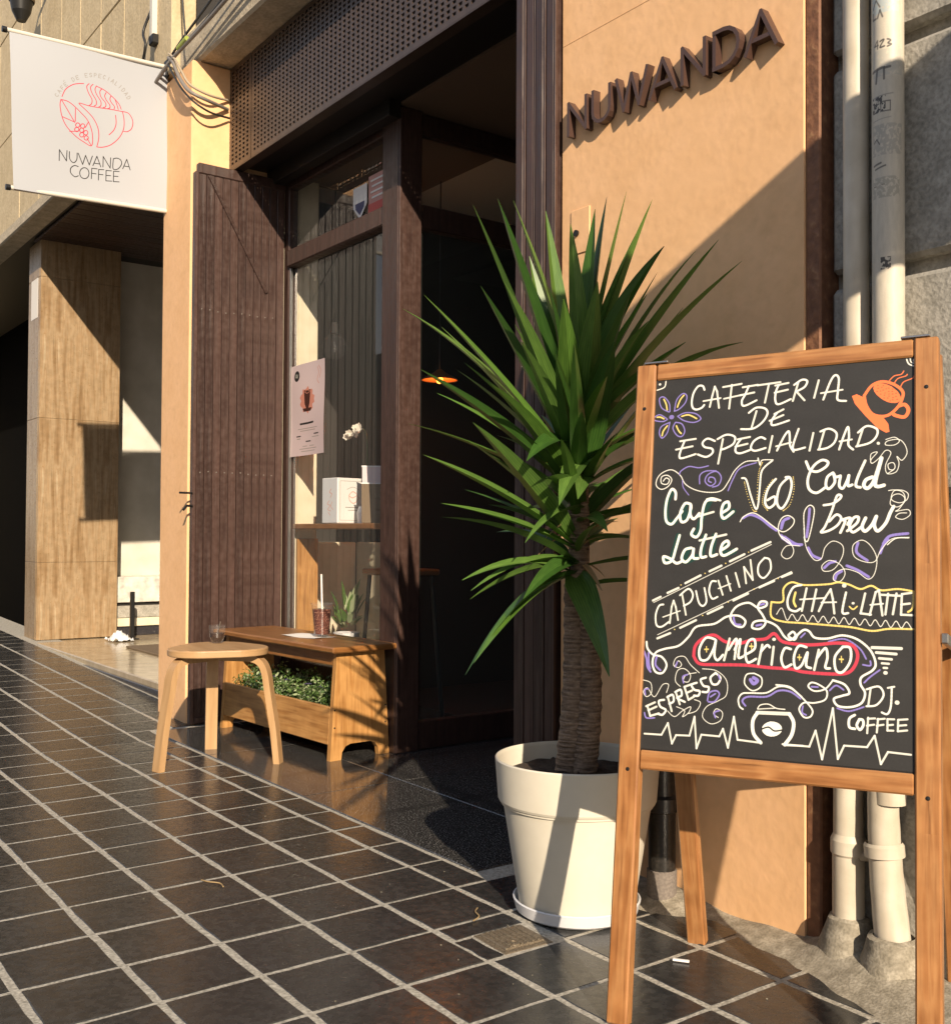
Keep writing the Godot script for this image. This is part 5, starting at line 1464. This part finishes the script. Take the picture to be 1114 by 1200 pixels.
# handwriting on the chalkboard: width, ink and kind, points on a face 1000 wide
const CHALK := [
[23,"ts",[90,475,70,523,77,593,109,594]],
[23,"ts",[149,526,137,588,171,554]],
[23,"ts",[252,508,220,576,202,644,181,644]],
[23,"ts",[308,530,303,585,342,559]],
[23,"ts",[125,652,100,745,72,752]],
[23,"ts",[168,705,154,753,202,737]],
[23,"ts",[231,658,222,729]],
[23,"ts",[271,655,262,730]],
[23,"ts",[312,691,309,726,351,715]],
[8,"ws",[210,56,202,39,183,39,165,66,159,102,164,127,180,136,201,130,211,119]],
[8,"wp",[234,129,243,83,252,46,262,67,267,103,272,136]],
[7,"wp",[207,103,277,96]],
[8,"wp",[321,45,313,142]],
[8,"wp",[286,51,360,44]],
[7,"wp",[291,100,362,90]],
[8,"ws",[389,56,375,91,363,115,372,136,421,117]],
[8,"wp",[365,59,424,54]],
[8,"wp",[356,91,411,84]],
[8,"wp",[424,56,512,51]],
[8,"wp",[468,54,454,129]],
[8,"ws",[506,62,496,87,494,123,507,140,553,123]],
[8,"wp",[493,63,543,57]],
[8,"wp",[491,92,541,84]],
[8,"wp",[581,57,561,131]],
[8,"ws",[565,67,594,49,614,56,604,79,574,94]],
[8,"wp",[574,94,605,132]],
[8,"wp",[657,57,641,125]],
[8,"ws",[675,135,701,64,718,42,731,57,728,107,728,140,758,147]],
[7,"wp",[666,109,745,102]],
[8,"wp",[422,161,404,229]],
[8,"ws",[363,230,410,231,446,208,465,175,455,153,421,147,392,166]],
[8,"ws",[502,174,483,202,488,223,548,208]],
[8,"wp",[492,178,526,162]],
[8,"wp",[474,204,526,185]],
[8,"wp",[117,264,181,258]],
[8,"ws",[135,265,122,299,116,327,128,335,183,321]],
[8,"wp",[101,298,169,288]],
[8,"ws",[260,272,230,260,210,276,219,294,249,303,251,321,226,335,192,323]],
[8,"wp",[292,266,276,365]],
[8,"ws",[270,265,306,249,339,260,335,287,307,303,286,309]],
[8,"ws",[364,270,347,295,344,319,362,328,400,317]],
[8,"wp",[351,271,399,264]],
[8,"wp",[343,300,390,291]],
[8,"ws",[459,276,440,268,414,283,404,309,421,321,461,312]],
[8,"wp",[486,266,474,330]],
[8,"ws",[505,325,530,272,547,251,552,270,554,307,568,333]],
[7,"wp",[501,308,558,296]],
[8,"ws",[585,244,566,305,570,326,610,319]],
[8,"wp",[640,264,627,332]],
[8,"wp",[681,255,662,328]],
[8,"ws",[666,260,698,251,725,271,718,305,693,325,659,330]],
[8,"ws",[735,334,751,283,766,249,770,284,768,318,785,337]],
[7,"wp",[736,303,780,298]],
[8,"wp",[819,259,800,323]],
[8,"ws",[802,273,833,250,868,264,867,291,843,315,796,326]],
[11,"wp",[873,318,874,319]],
[10,"wp",[20,16,21,16]],
[5,"ws",[46,5,40,30,9,40]],
[13,"wp",[998,11,1000,13]],
[5,"ws",[971,5,980,25,1010,38]],
[4,"ws",[983,4,987,18,1008,27]],
[5,"ps",[65,138,32,117,21,79,40,72,64,101,68,136]],
[5,"ps",[87,136,95,89,120,64,137,75,132,103,108,128,87,136]],
[5,"ps",[102,158,134,146,177,153,199,176,171,189,128,178,103,159]],
[5,"ps",[94,183,121,192,134,222,123,244,102,238,84,208,93,184]],
[5,"ps",[70,181,61,224,40,246,27,225,35,197,69,182]],
[5,"ps",[59,168,41,176,8,170,2,158,25,146,56,165]],
[6,"ys",[40,81,51,104,56,128]],
[6,"ys",[125,71,110,90,99,120]],
[6,"ys",[119,160,148,156,182,174]],
[6,"ys",[98,198,109,220,120,232]],
[6,"ys",[60,195,44,216,39,236]],
[6,"ys",[14,156,29,157,44,165]],
[18,"pp",[75,160,78,160]],
[4,"ws",[52,427,64,414,78,423,68,440,45,434,45,409,69,403,88,422,74,449,46,460,24,444,26,416,47,392,86,381,123,406,145,442,188,468,244,480,292,475,318,442,344,395,384,363,429,361,433,351,441,379,449,360,491,361]],
[5,"ps",[237,372,199,378,157,371,125,388,119,402]],
[5,"ps",[251,440,239,433,244,419,262,423,267,442,247,454,226,435,235,409,269,396,290,420,281,451,256,459]],
[5,"ps",[204,444,204,409,228,393,269,394]],
[4,"ps",[133,427,137,455,161,488]],
[5,"ps",[319,476,338,429,364,388,427,369]],
[7,"ws",[372,428,389,435,407,493,428,550,438,534,443,460,450,400,488,364]],
[9,"ws",[503,437,474,475,464,525,479,549,501,533,500,506,473,519]],
[9,"ws",[551,433,519,467,509,527,527,553,551,518,563,465,556,434,540,432]],
[3,"yd",[382,444,394,492,417,554,432,561]],
[3,"yd",[433,514,434,447,439,399,450,369]],
[3,"yd",[568,432,572,479,558,538,533,562]],
[3,"yd",[491,439,463,481,454,528,474,559]],
[11,"ws",[107,503,106,474,89,462,72,502,67,551,73,592,95,604,115,582,137,553]],
[11,"ws",[170,525,147,522,129,560,135,595,158,588,172,544,171,530,171,568,186,585,207,563]],
[11,"ws",[273,512,240,511,225,531,217,583,215,631,199,658,178,647,187,625]],
[9,"wp",[196,577,264,559]],
[8,"ws",[235,508,258,504,290,514]],
[11,"ws",[295,565,324,546,321,521,302,530,295,565,307,586,342,560]],
[11,"ws",[130,650,116,705,102,751,74,760,67,735,96,744,122,762,147,751]],
[11,"ws",[180,701,154,709,142,743,160,757,184,731,189,705,189,740,209,743]],
[11,"ws",[237,650,220,702,220,737,240,736]],
[11,"ws",[277,647,260,696,259,733,283,728]],
[9,"wp",[212,672,317,650]],
[11,"ws",[300,711,327,692,323,675,304,687,297,718,313,732,360,707]],
[3,"wp",[34,919,492,691]],
[3,"wp",[56,1046,569,794]],
[9,"wp",[31,911,62,896]],
[9,"wp",[90,880,134,860]],
[9,"wp",[161,841,221,810]],
[9,"wp",[256,794,302,772]],
[9,"wp",[335,755,390,728]],
[9,"wp",[417,714,488,682]],
[9,"wp",[56,1060,107,1038]],
[9,"wp",[147,1016,209,985]],
[9,"wp",[254,959,311,931]],
[9,"wp",[353,906,408,879]],
[9,"wp",[451,855,505,830]],
[9,"wp",[534,815,569,800]],
[5,"yp",[143,848,144,848]],
[5,"yp",[238,802,239,802]],
[5,"yp",[318,763,319,763]],
[5,"yp",[406,720,406,720]],
[5,"yp",[124,1023,125,1023]],
[5,"yp",[234,966,235,966]],
[5,"yp",[333,913,333,913]],
[5,"yp",[430,862,431,862]],
[5,"yp",[520,821,520,821]],
[7,"ws",[75,926,57,932,45,968,50,1007,71,1014,100,994]],
[7,"wp",[104,999,109,935,116,910,126,935,137,986]],
[5,"wp",[75,976,144,950]],
[7,"wp",[149,883,168,965]],
[7,"ws",[141,889,174,863,193,885,184,914,158,930]],
[7,"ws",[205,871,218,916,235,929,248,909,238,859]],
[7,"ws",[283,833,265,835,257,870,270,900,291,893]],
[7,"wp",[292,830,311,885]],
[7,"wp",[323,812,342,869]],
[5,"wp",[293,861,340,842]],
[7,"wp",[358,800,375,854]],
[7,"wp",[400,840,390,777,425,827,414,750]],
[7,"ws",[468,742,446,769,446,804,467,819,491,788,487,750,467,742]],
[8,"ws",[12,1075,18,1102,43,1125,76,1131,98,1161,83,1193,54,1190,40,1156,51,1117,87,1100,143,1086,182,1050,212,1010,282,997,328,969,374,964,401,983,390,1006,360,999,343,969,365,930,411,914,449,933,477,925,478,910,456,910,447,933,465,959,477,988,458,1011,428,1008,435,986,473,981,518,999,548,1038,570,1049,588,1033,578,1019,562,1032]],
[8,"ws",[563,1037,584,1048,597,1028,618,1011,637,1016,657,1038,702,1040,754,1027,806,1040,850,1077,868,1122,857,1148,821,1173,818,1199,833,1228,822,1263,786,1280,742,1279,727,1255,756,1242,780,1231,763,1202,723,1189]],
[6,"ws",[723,1189,697,1221,660,1231,637,1216,648,1201,674,1207,702,1228,697,1259,660,1273,622,1275,606,1299,623,1326,646,1323,653,1300,630,1271,599,1242,568,1220,521,1216]],
[6,"ws",[614,1254,573,1225,530,1222,486,1247,427,1251,397,1255,383,1276,388,1302,401,1312]],
[5,"ws",[440,1178,411,1184,405,1218,434,1242,465,1226,467,1193,440,1178]],
[13,"ps",[426,1202,438,1216,452,1204,437,1194]],
[7,"ps",[410,1299,398,1281,420,1265,487,1261,530,1237,573,1238,610,1261]],
[8,"ps",[3,1112,15,1141,20,1172,34,1191]],
[8,"ps",[22,1118,25,1157,31,1180]],
[8,"ps",[56,1132,53,1163,74,1184]],
[8,"ps",[355,969,363,995,383,998]],
[8,"ps",[456,921,470,917]],
[8,"ps",[443,1000,462,995]],
[6,"ps",[607,1039,622,1023]],
[6,"ps",[706,1051,762,1040,813,1071,836,1108]],
[6,"ps",[825,1129,850,1131,850,1115]],
[6,"ps",[830,1192,850,1171,882,1145]],
[6,"ps",[648,1216,671,1216]],
[6,"ps",[712,1226,734,1207,760,1221]],
[6,"ps",[739,1287,779,1295,829,1277]],
[6,"ps",[619,1287,617,1310,631,1318]],
[10,"ps",[380,587,409,574,449,590,484,619,510,637]],
[10,"ps",[528,630,533,603,556,591]],
[10,"ps",[528,656,554,683,580,693]],
[10,"ps",[528,630,537,600,552,591]],
[10,"ps",[631,557,628,606,622,664]],
[10,"ps",[892,693,915,665,975,657]],
[10,"ps",[541,663,580,689,605,693]],
[10,"ps",[628,705,644,733,673,747]],
[10,"ps",[805,689,801,724,838,754]],
[10,"ps",[882,727,892,699,908,678]],
[10,"ps",[687,781,706,763,727,757]],
[10,"ps",[726,822,732,805,749,793]],
[10,"ps",[767,773,804,789,843,814]],
[10,"ps",[532,667,565,686,599,695]],
[4,"ws",[370,601,383,581,416,567,449,582,495,619,534,643,566,624,575,598,552,581,527,593,516,630,528,663,567,693]],
[4,"ws",[613,638,611,573,630,544,648,560,641,619,627,677,616,674,612,631]],
[3,"ws",[612,664,625,713,652,751,677,745,689,705,717,681,751,698,751,738,722,785,687,793,679,773,706,753,744,769,761,801,745,830,721,825,726,801,759,785,804,797,841,822,863,801,870,746,848,699,818,679,788,698,792,738,826,758,863,758,884,717,921,676,979,671]],
[3,"ws",[525,658,557,679,575,712,568,738,547,746,530,728,550,697,597,698]],
[4,"ws",[906,697,935,674,978,673]],
[3,"ws",[846,380,849,357,870,352,848,380,853,393,876,375,899,347,917,358,899,402,905,434,935,429,945,398,938,372,955,387,972,361,964,328,943,308,905,312,899,326,929,328,946,314,929,299,899,306]],
[3,"ws",[926,422,911,418,908,399,926,395,930,416,905,435]],
[3,"ws",[909,498,926,496,958,499,976,513,970,535,946,544,919,530,929,499,958,506,965,538,941,559,916,549,923,518,948,512,965,532,946,566,935,575,975,570,982,589,958,605,934,597,946,583,971,582]],
[10,"ws",[615,374,622,391,631,408,657,415,688,398,695,380,672,372,641,396,623,441,628,481,655,497,686,478]],
[10,"ws",[714,422,694,438,689,470,701,483,721,458,716,426,724,439,741,435]],
[10,"ws",[741,438,737,472,750,483,765,454,771,435,768,473,783,471]],
[10,"ws",[828,382,803,442,796,475,812,482]],
[13,"ws",[853,445,831,455,824,476,838,486,859,458,885,375,864,464,871,481,894,477]],
[9,"ws",[682,545,714,540,738,524,744,511,729,512,711,569,688,626,674,647,703,641,733,621,745,595,728,582,703,607]],
[10,"ws",[743,650,759,609,751,602,777,596,768,620]],
[10,"ws",[767,644,800,616,806,594,789,596,775,628,788,649,818,629]],
[12,"ws",[831,597,819,629,830,646,853,623,868,592,861,623,873,646,900,618,915,581,927,557]],
[7,"ys",[497,910,539,907,541,859,570,835,617,845,704,841,737,834,775,842,815,858,852,846,886,862,942,857,993,865]],
[7,"ys",[993,865,991,921,975,938]],
[7,"ys",[497,910,498,964,541,982,614,986,716,992,786,997,855,1008,913,999,993,998]],
[3,"ws",[517,956,536,932,556,977,574,954,594,979,612,955,631,981,649,957,668,982,686,959,705,984,723,961,741,986,759,962,777,987,795,964,813,989,831,966,849,990,866,968,884,992,901,969,918,994,936,971,953,995,970,973,987,997]],
[8,"ws",[606,845,576,855,557,898,562,933,586,943,603,933]],
[8,"ys",[585,873,579,905,587,925]],
[8,"wp",[625,857,609,941]],
[8,"wp",[660,861,645,941]],
[6,"wp",[602,899,694,892]],
[8,"wp",[670,941,689,896,711,860,719,895,725,948]],
[6,"wp",[679,909,731,907]],
[8,"ws",[765,871,753,942,773,946]],
[15,"wp",[758,846,759,846]],
[9,"wp",[789,910,791,910]],
[5,"ys",[777,922,790,932,804,921]],
[8,"wp",[831,874,816,946,851,950]],
[8,"wp",[847,951,867,869,878,862,890,952]],
[6,"wp",[849,915,892,910]],
[8,"wp",[909,874,900,948]],
[8,"wp",[937,873,925,947]],
[8,"wp",[885,878,948,881]],
[8,"wp",[986,870,955,875,952,948,989,949]],
[8,"wp",[953,912,981,908]],
[12,"rs",[205,1123,210,1085,237,1056,282,1040,327,1064,382,1068,425,1055,479,1048,510,1028,543,1057,616,1065,667,1063,737,1055,787,1061,807,1094,797,1135,768,1162,698,1167,617,1164,576,1156,492,1154,406,1149,296,1152,229,1151,205,1123]],
[9,"ws",[286,1056,251,1052,227,1094,232,1134,260,1133,282,1092,290,1060,286,1115,299,1135,319,1114]],
[9,"wp",[324,1134,343,1052]],
[9,"ws",[340,1094,369,1052,364,1128]],
[9,"ws",[363,1093,384,1053,378,1119,395,1118]],
[9,"ws",[401,1112,438,1087,437,1053,416,1058,404,1095,414,1138,445,1124]],
[9,"wp",[454,1143,467,1071]],
[9,"ws",[462,1097,484,1072,495,1079]],
[9,"wp",[509,1077,503,1143]],
[12,"wp",[509,1049,511,1049]],
[9,"ws",[572,1083,550,1081,538,1118,550,1150,575,1139]],
[9,"ws",[628,1074,600,1071,584,1110,590,1151,612,1140,632,1093,628,1140,645,1149]],
[9,"wp",[657,1155,672,1082]],
[9,"ws",[667,1111,695,1075,703,1106,696,1144,712,1147]],
[9,"ws",[756,1068,729,1105,733,1152,756,1158,782,1118,781,1072,755,1068]],
[6,"yp",[248,1096,261,1095]],
[4,"yp",[254,1085,255,1106]],
[6,"yp",[420,1078,432,1078]],
[4,"yp",[426,1068,427,1089]],
[6,"yp",[598,1112,609,1112]],
[4,"yp",[603,1102,604,1122]],
[6,"yp",[745,1113,757,1113]],
[4,"yp",[751,1102,752,1124]],
[8,"wp",[27,1323,40,1361,75,1349]],
[8,"wp",[32,1340,64,1324]],
[8,"wp",[22,1325,57,1308]],
[8,"ws",[94,1296,73,1302,80,1323,102,1334,90,1353,72,1351]],
[8,"wp",[108,1283,126,1337]],
[8,"ws",[106,1285,127,1275,132,1299,115,1310]],
[8,"wp",[139,1263,157,1309]],
[8,"ws",[137,1264,158,1254,163,1275,146,1286,177,1299]],
[8,"wp",[200,1231,173,1242,191,1290,212,1277]],
[8,"wp",[182,1265,204,1254]],
[8,"ws",[221,1224,201,1233,213,1251,233,1255,229,1272,212,1273]],
[8,"ws",[256,1203,236,1212,248,1234,268,1238,264,1256,244,1257]],
[8,"ws",[294,1183,274,1202,282,1225,302,1224,312,1200,292,1183]],
[3,"ws",[130,1167,145,1144,158,1158,146,1170,126,1160,137,1132,169,1127,194,1157,230,1186]],
[3,"ws",[157,1242,136,1221,143,1182,170,1173,195,1195,188,1222,168,1219,179,1196,218,1186]],
[3,"ws",[241,1170,296,1175,336,1210,337,1263,307,1287,262,1312,248,1350,280,1374,317,1360,324,1330,301,1317,290,1336,309,1349]],
[3,"ws",[2,1224,36,1234,41,1272,22,1288,8,1270,24,1254,54,1287,85,1239,109,1237,102,1268]],
[3,"ws",[109,1337,138,1357,169,1333,200,1316,193,1339,170,1355,177,1332,144,1319]],
[3,"ws",[214,1288,238,1298,224,1329,193,1342]],
[6,"ps",[265,1289,272,1259,298,1250,310,1264,292,1291,269,1293]],
[6,"ps",[169,1227,165,1204,183,1195]],
[6,"ps",[134,1167,141,1148]],
[6,"ps",[298,1350,293,1332,312,1323]],
[6,"ps",[17,1281,14,1262,28,1257]],
[6,"ps",[16,1350,25,1369,58,1367]],
[6,"ps",[304,1190,311,1208]],
[6,"ps",[276,1274,295,1261]],
[7,"wp",[20,1430,89,1429,113,1383,132,1459,147,1426,200,1424,217,1352,229,1469,246,1417,315,1418,328,1389,349,1457,368,1342,384,1425,461,1429]],
[13,"ws",[470,1429,443,1398,439,1352,456,1321]],
[13,"wp",[454,1321,572,1318]],
[13,"ws",[571,1318,587,1348,581,1392,557,1429]],
[7,"wp",[556,1431,621,1428]],
[4,"ws",[455,1308,465,1293,495,1288,524,1301,555,1303]],
[4,"wp",[458,1308,518,1301]],
[3,"wf",[546,1374,544,1384,538,1392,528,1399,517,1403,504,1404,492,1402,482,1396,476,1389,473,1380,475,1370,482,1361,491,1355,503,1350,516,1350,527,1352,537,1357,544,1365]],
[5,"ks",[472,1380,497,1371,519,1383,549,1377]],
[7,"wp",[549,1428,644,1429,665,1371,689,1470,724,1288,743,1464,764,1416,841,1415,866,1374,887,1469,910,1426,984,1429]],
[7,"wp",[852,1209,844,1272]],
[7,"ws",[838,1215,879,1203,895,1232,872,1267,838,1274]],
[7,"wp",[909,1206,930,1201]],
[7,"ws",[922,1203,919,1268,908,1296,889,1292]],
[15,"wp",[939,1255,940,1255]],
[9,"ws",[799,1307,781,1321,781,1350,800,1355]],
[9,"ws",[815,1321,806,1342,817,1357,828,1340,826,1323,814,1321]],
[7,"wp",[844,1313,841,1367]],
[7,"wp",[843,1317,867,1314]],
[7,"wp",[840,1341,864,1336]],
[7,"wp",[877,1315,873,1362]],
[7,"wp",[875,1317,899,1313]],
[7,"wp",[873,1339,895,1334]],
[7,"wp",[930,1313,908,1314,908,1353,927,1352]],
[7,"wp",[908,1335,926,1332]],
[7,"wp",[973,1310,943,1314,942,1353,972,1348]],
[7,"wp",[943,1334,969,1330]],
[11,"wp",[856,1067,953,1067]],
[10,"wp",[870,1084,936,1087]],
[9,"wp",[880,1104,921,1106]],
[8,"wp",[889,1121,912,1122]],
[8,"wp",[895,1137,906,1137]],
[13,"wp",[900,1154,902,1154]],
[3,"of",[779,130,796,124,822,139,832,173,860,211,890,220,908,247,912,277,900,280,869,259,827,210,790,161]],
[11,"os",[823,132,850,95,887,83,928,98,957,127,955,156,940,186,911,212,881,216,851,204,830,169,823,132]],
[3,"of",[949,160,943,167,933,169,920,168,905,163,890,154,877,143,866,131,858,118,855,106,857,97,863,91,874,88,887,90,902,95,917,103,930,115,941,127,948,140,951,151]],
[13,"os",[945,181,965,178,977,200,964,224,934,217,924,209]],
[2,"kp",[909,133,911,133]],
[2,"kp",[895,128,897,128]],
[2,"kp",[908,123,910,123]],
[2,"kp",[909,141,911,141]],
[2,"kp",[888,116,891,116]],
[2,"kp",[921,134,924,134]],
[2,"kp",[893,136,895,136]],
[2,"kp",[899,112,901,112]],
[2,"kp",[922,148,925,148]],
[2,"kp",[879,119,881,119]],
[2,"kp",[920,124,923,124]],
[2,"kp",[904,148,907,148]],
[2,"kp",[884,105,886,105]],
[2,"kp",[933,144,935,145]],
[2,"kp",[880,131,882,131]],
[2,"kp",[908,110,910,110]],
[2,"kp",[922,156,924,157]],
[2,"kp",[871,107,873,108]],
[2,"kp",[933,132,936,132]],
[2,"kp",[892,147,895,147]],
[2,"kp",[889,99,891,99]],
[2,"kp",[937,156,940,156]],
[2,"kp",[867,120,870,120]],
[2,"kp",[922,115,924,115]],
[2,"kp",[913,160,915,160]],
[2,"kp",[870,97,872,97]],
[4,"os",[910,83,928,65,952,61,961,49]],
[4,"os",[928,93,941,76,967,69,973,63]],
[4,"os",[949,111,961,91,993,78,1000,59]]]
const BANNER := [
[5,"rs",[301,338,323,289,362,252,401,233,439,223]],
[5,"rs",[294,358,288,397,299,462,326,517,379,566,432,594,482,609,490,554,481,501,457,451,416,413,376,382,337,361,294,358]],
[5,"rs",[516,610,529,552,525,491,497,435,456,396,406,357,469,359,536,356,605,350,687,347]],
[5,"rs",[687,347,696,394,692,458,662,522,607,579,553,605,516,610]],
[5,"rs",[687,346,729,351,754,395,745,446,717,472,692,476]],
[5,"rs",[641,381,643,435,627,481,596,517]],
[5,"rs",[474,215,458,238,468,276,489,313,486,341,472,355]],
[5,"rs",[499,213,482,238,492,274,516,313,516,340,503,352]],
[5,"rs",[521,218,511,245,522,277,546,312,546,340,533,351]],
[5,"rs",[555,230,542,251,549,284,577,315,577,339,560,350]],
[5,"rs",[583,247,573,271,583,296,604,322,604,341,587,351]],
[5,"rs",[614,262,607,283,614,302,635,325,632,343]],
[5,"rs",[642,281,651,307,660,339]],
[5,"rs",[521,220,576,235,631,270,666,303,679,334]],
[5,"rp",[298,360,378,484]],
[5,"rp",[383,394,381,476]],
[5,"rp",[302,464,374,481]],
[5,"rp",[464,463,444,502]],
[5,"rp",[346,546,398,534]],
[5,"rp",[455,569,479,605]],
[5,"rs",[410,493,406,504,396,510,387,508,383,500,387,489,396,483,406,485,410,493]],
[5,"rs",[441,493,437,504,428,510,418,508,414,499,418,489,427,482,437,484,441,493]],
[5,"rs",[403,522,400,533,390,539,381,537,377,528,381,518,390,512,399,514,403,522]],
[5,"rs",[434,520,431,530,421,537,412,535,408,526,412,515,421,509,430,511,434,520]],
[5,"rs",[460,531,456,542,447,548,437,546,433,537,437,527,446,520,456,522,460,531]],
[5,"rs",[435,549,431,560,422,566,412,564,408,555,412,545,421,539,431,540,435,549]],
[5,"rs",[463,563,459,574,450,580,440,578,436,569,440,559,449,553,459,555,463,563]],
[5,"kp",[280,740,282,672,325,734,329,669]],
[5,"kp",[399,672,426,737,445,677,468,733,488,673]],
[5,"kp",[491,733,517,669,541,732]],
[5,"kp",[499,716,534,715]],
[5,"kp",[555,730,557,663,601,730,605,663]],
[5,"kp",[682,720,709,655,730,720]],
[5,"kp",[692,701,723,701]],
[5,"kp",[480,818,484,751,518,749]],
[5,"kp",[481,783,511,782]],
[5,"kp",[525,819,528,751,560,747]],
[5,"kp",[527,782,554,780]],
[5,"kp",[610,812,573,816,575,749,609,746]],
[5,"kp",[574,781,603,778]],
[5,"kp",[658,809,621,813,623,746,659,742]],
[5,"kp",[622,778,651,775]],
[5,"ks",[344,672,345,716,368,737,389,714,392,672]],
[5,"ks",[622,666,620,730,650,727,674,694,670,667,646,658,622,666]],
[5,"ks",[398,756,375,754,352,773,350,803,375,824,398,814]],
[5,"ks",[466,785,461,806,446,822,428,825,413,816,407,797,412,776,427,760,445,756,460,766,466,785]],
[3,"gp",[265,328,258,333,261,342,269,345,278,341,278,333]],
[3,"gp",[289,322,275,304,298,306]],
[3,"gp",[284,315,290,306]],
[3,"gp",[301,268,290,282,307,294]],
[3,"gp",[298,288,307,278]],
[3,"gp",[324,242,311,256,327,270,338,258]],
[3,"gp",[319,263,328,253]],
[3,"gp",[312,241,317,231]],
[3,"gp",[361,208,372,227,379,221,380,210,378,206,369,202,361,208]],
[3,"gp",[404,179,388,188,397,209,411,200]],
[3,"gp",[393,199,404,191]],
[3,"gp",[464,151,447,157,451,180,466,175]],
[3,"gp",[449,169,461,164]],
[3,"gp",[493,146,486,144,478,151,480,157,491,156,493,162,486,169,479,167]],
[3,"gp",[508,164,509,139,520,137,523,143,519,150,508,151]],
[3,"gp",[556,135,540,135,536,160,551,160]],
[3,"gp",[538,148,550,147]],
[3,"gp",[584,140,578,135,569,143,566,153,570,161,578,157]],
[3,"gp",[607,140,597,165]],
[3,"gp",[615,169,635,148,630,175]],
[3,"gp",[622,162,631,165]],
[3,"gp",[656,156,641,180,652,185]],
[3,"gp",[686,174,668,196]],
[3,"gp",[703,187,684,208,689,213,701,209,705,205,709,193,703,187]],
[3,"gp",[701,226,727,213,710,238]],
[3,"gp",[710,221,716,229]],
[3,"gp",[739,231,717,248,721,255,733,253,737,250,744,238,739,231]]]
# yucca leaves: foot, tip, width, arch
const LEAVES := [
[-1.943,1.045,0.155,-2.075,1.709,0.37,0.036,0.0],
[-1.938,1.128,0.157,-2.039,1.724,0.322,0.038,0.0],
[-1.928,1.17,0.136,-2.017,1.722,0.292,0.046,0.0],
[-1.952,1.233,0.166,-2.054,1.729,0.157,0.04,0.0],
[-1.943,1.17,0.142,-1.898,1.7,0.131,0.044,0.0],
[-1.913,1.212,0.152,-1.881,1.73,0.108,0.05,0.0],
[-1.92,1.233,0.152,-1.852,1.744,0.07,0.042,0.0],
[-1.927,1.212,0.139,-1.815,1.724,0.019,0.046,0.0],
[-1.928,1.233,0.168,-1.84,1.64,0.05,0.03,0.0],
[-1.932,1.17,0.163,-1.81,1.547,0.006,0.034,0.0],
[-1.926,1.149,0.136,-1.627,1.588,-0.004,0.044,0.0],
[-1.923,1.128,0.157,-1.71,1.582,-0.019,0.032,0.12],
[-1.941,1.128,0.134,-1.545,1.519,0.014,0.044,0.06],
[-1.918,1.087,0.152,-1.532,1.334,0.026,0.034,0.14],
[-1.924,1.045,0.168,-2.099,1.475,0.495,0.04,0.03],
[-1.924,1.045,0.17,-2.265,1.476,0.449,0.034,0.07],
[-1.937,1.087,0.165,-1.96,1.48,0.431,0.04,0.0],
[-1.935,1.045,0.17,-2.222,1.434,0.36,0.026,0.03],
[-1.918,0.983,0.137,-1.996,1.277,0.571,0.03,0.04],
[-1.948,0.983,0.142,-2.278,1.188,0.425,0.026,0.08],
[-1.914,1.024,0.15,-1.902,1.286,0.518,0.03,0.04],
[-1.928,1.014,0.145,-2.265,1.336,0.278,0.03,0.03],
[-1.933,1.003,0.148,-2.193,1.259,0.392,0.02,0.05],
[-1.939,0.879,0.156,-1.903,1.155,0.493,0.046,0.02],
[-1.93,1.108,0.169,-1.82,1.069,0.406,0.036,0.2],
[-1.926,0.879,0.17,-1.955,1.081,0.59,0.048,0.04],
[-1.919,0.899,0.173,-2.14,1.14,0.337,0.036,0.04],
[-1.926,0.858,0.14,-1.933,0.974,0.556,0.032,0.05],
[-1.919,0.837,0.172,-1.993,0.945,0.515,0.036,0.07],
[-1.917,0.879,0.156,-2.258,1.023,0.257,0.018,0.05],
[-1.924,0.962,0.141,-1.824,0.888,0.406,0.03,0.12],
[-1.92,0.837,0.156,-1.935,0.779,0.472,0.028,0.14],
[-1.942,0.827,0.136,-2.157,0.743,0.312,0.022,0.15],
[-1.919,0.812,0.173,-1.926,0.592,0.493,0.036,0.17],
[-1.949,0.804,0.165,-1.895,0.621,0.493,0.042,0.1],
[-1.937,0.837,0.139,-1.828,0.764,0.407,0.03,0.12],
[-1.941,0.816,0.164,-1.718,0.593,0.251,0.046,0.12],
[-1.918,1.087,0.135,-1.778,0.971,0.347,0.044,0.1],
[-1.928,1.045,0.135,-1.754,0.985,0.314,0.034,0.12],
[-1.924,0.962,0.146,-1.794,1.032,0.371,0.036,0.16],
[-1.918,1.045,0.172,-1.756,1.456,-0.026,0.04,0.03],
[-1.933,0.962,0.173,-1.756,1.332,-0.025,0.036,0.05],
[-1.941,0.92,0.136,-1.692,1.117,0.073,0.034,0.1],
[-1.929,0.879,0.134,-1.684,0.882,0.136,0.032,0.12],
[-1.945,0.92,0.149,-1.742,0.962,-0.011,0.03,0.1],
[-1.929,1.212,0.139,-1.819,1.619,0.281,0.036,0.0],
[-1.951,1.149,0.168,-2.072,1.611,0.195,0.04,0.0],
[-1.94,1.108,0.171,-1.856,1.469,0.445,0.036,0.02],
[-1.917,1.128,0.148,-1.741,1.473,0.268,0.046,0.05],
[-1.935,1.087,0.154,-1.787,1.434,0.329,0.044,0.05],
[-1.927,1.087,0.157,-1.677,1.448,0.226,0.044,0.03],
[-1.931,1.045,0.158,-1.824,1.333,0.421,0.04,0.06],
[-1.915,1.045,0.153,-1.701,1.334,0.254,0.044,0.08],
[-1.936,1.003,0.162,-1.864,1.239,0.473,0.036,0.07],
[-1.943,0.962,0.145,-1.838,1.145,0.433,0.034,0.09]]
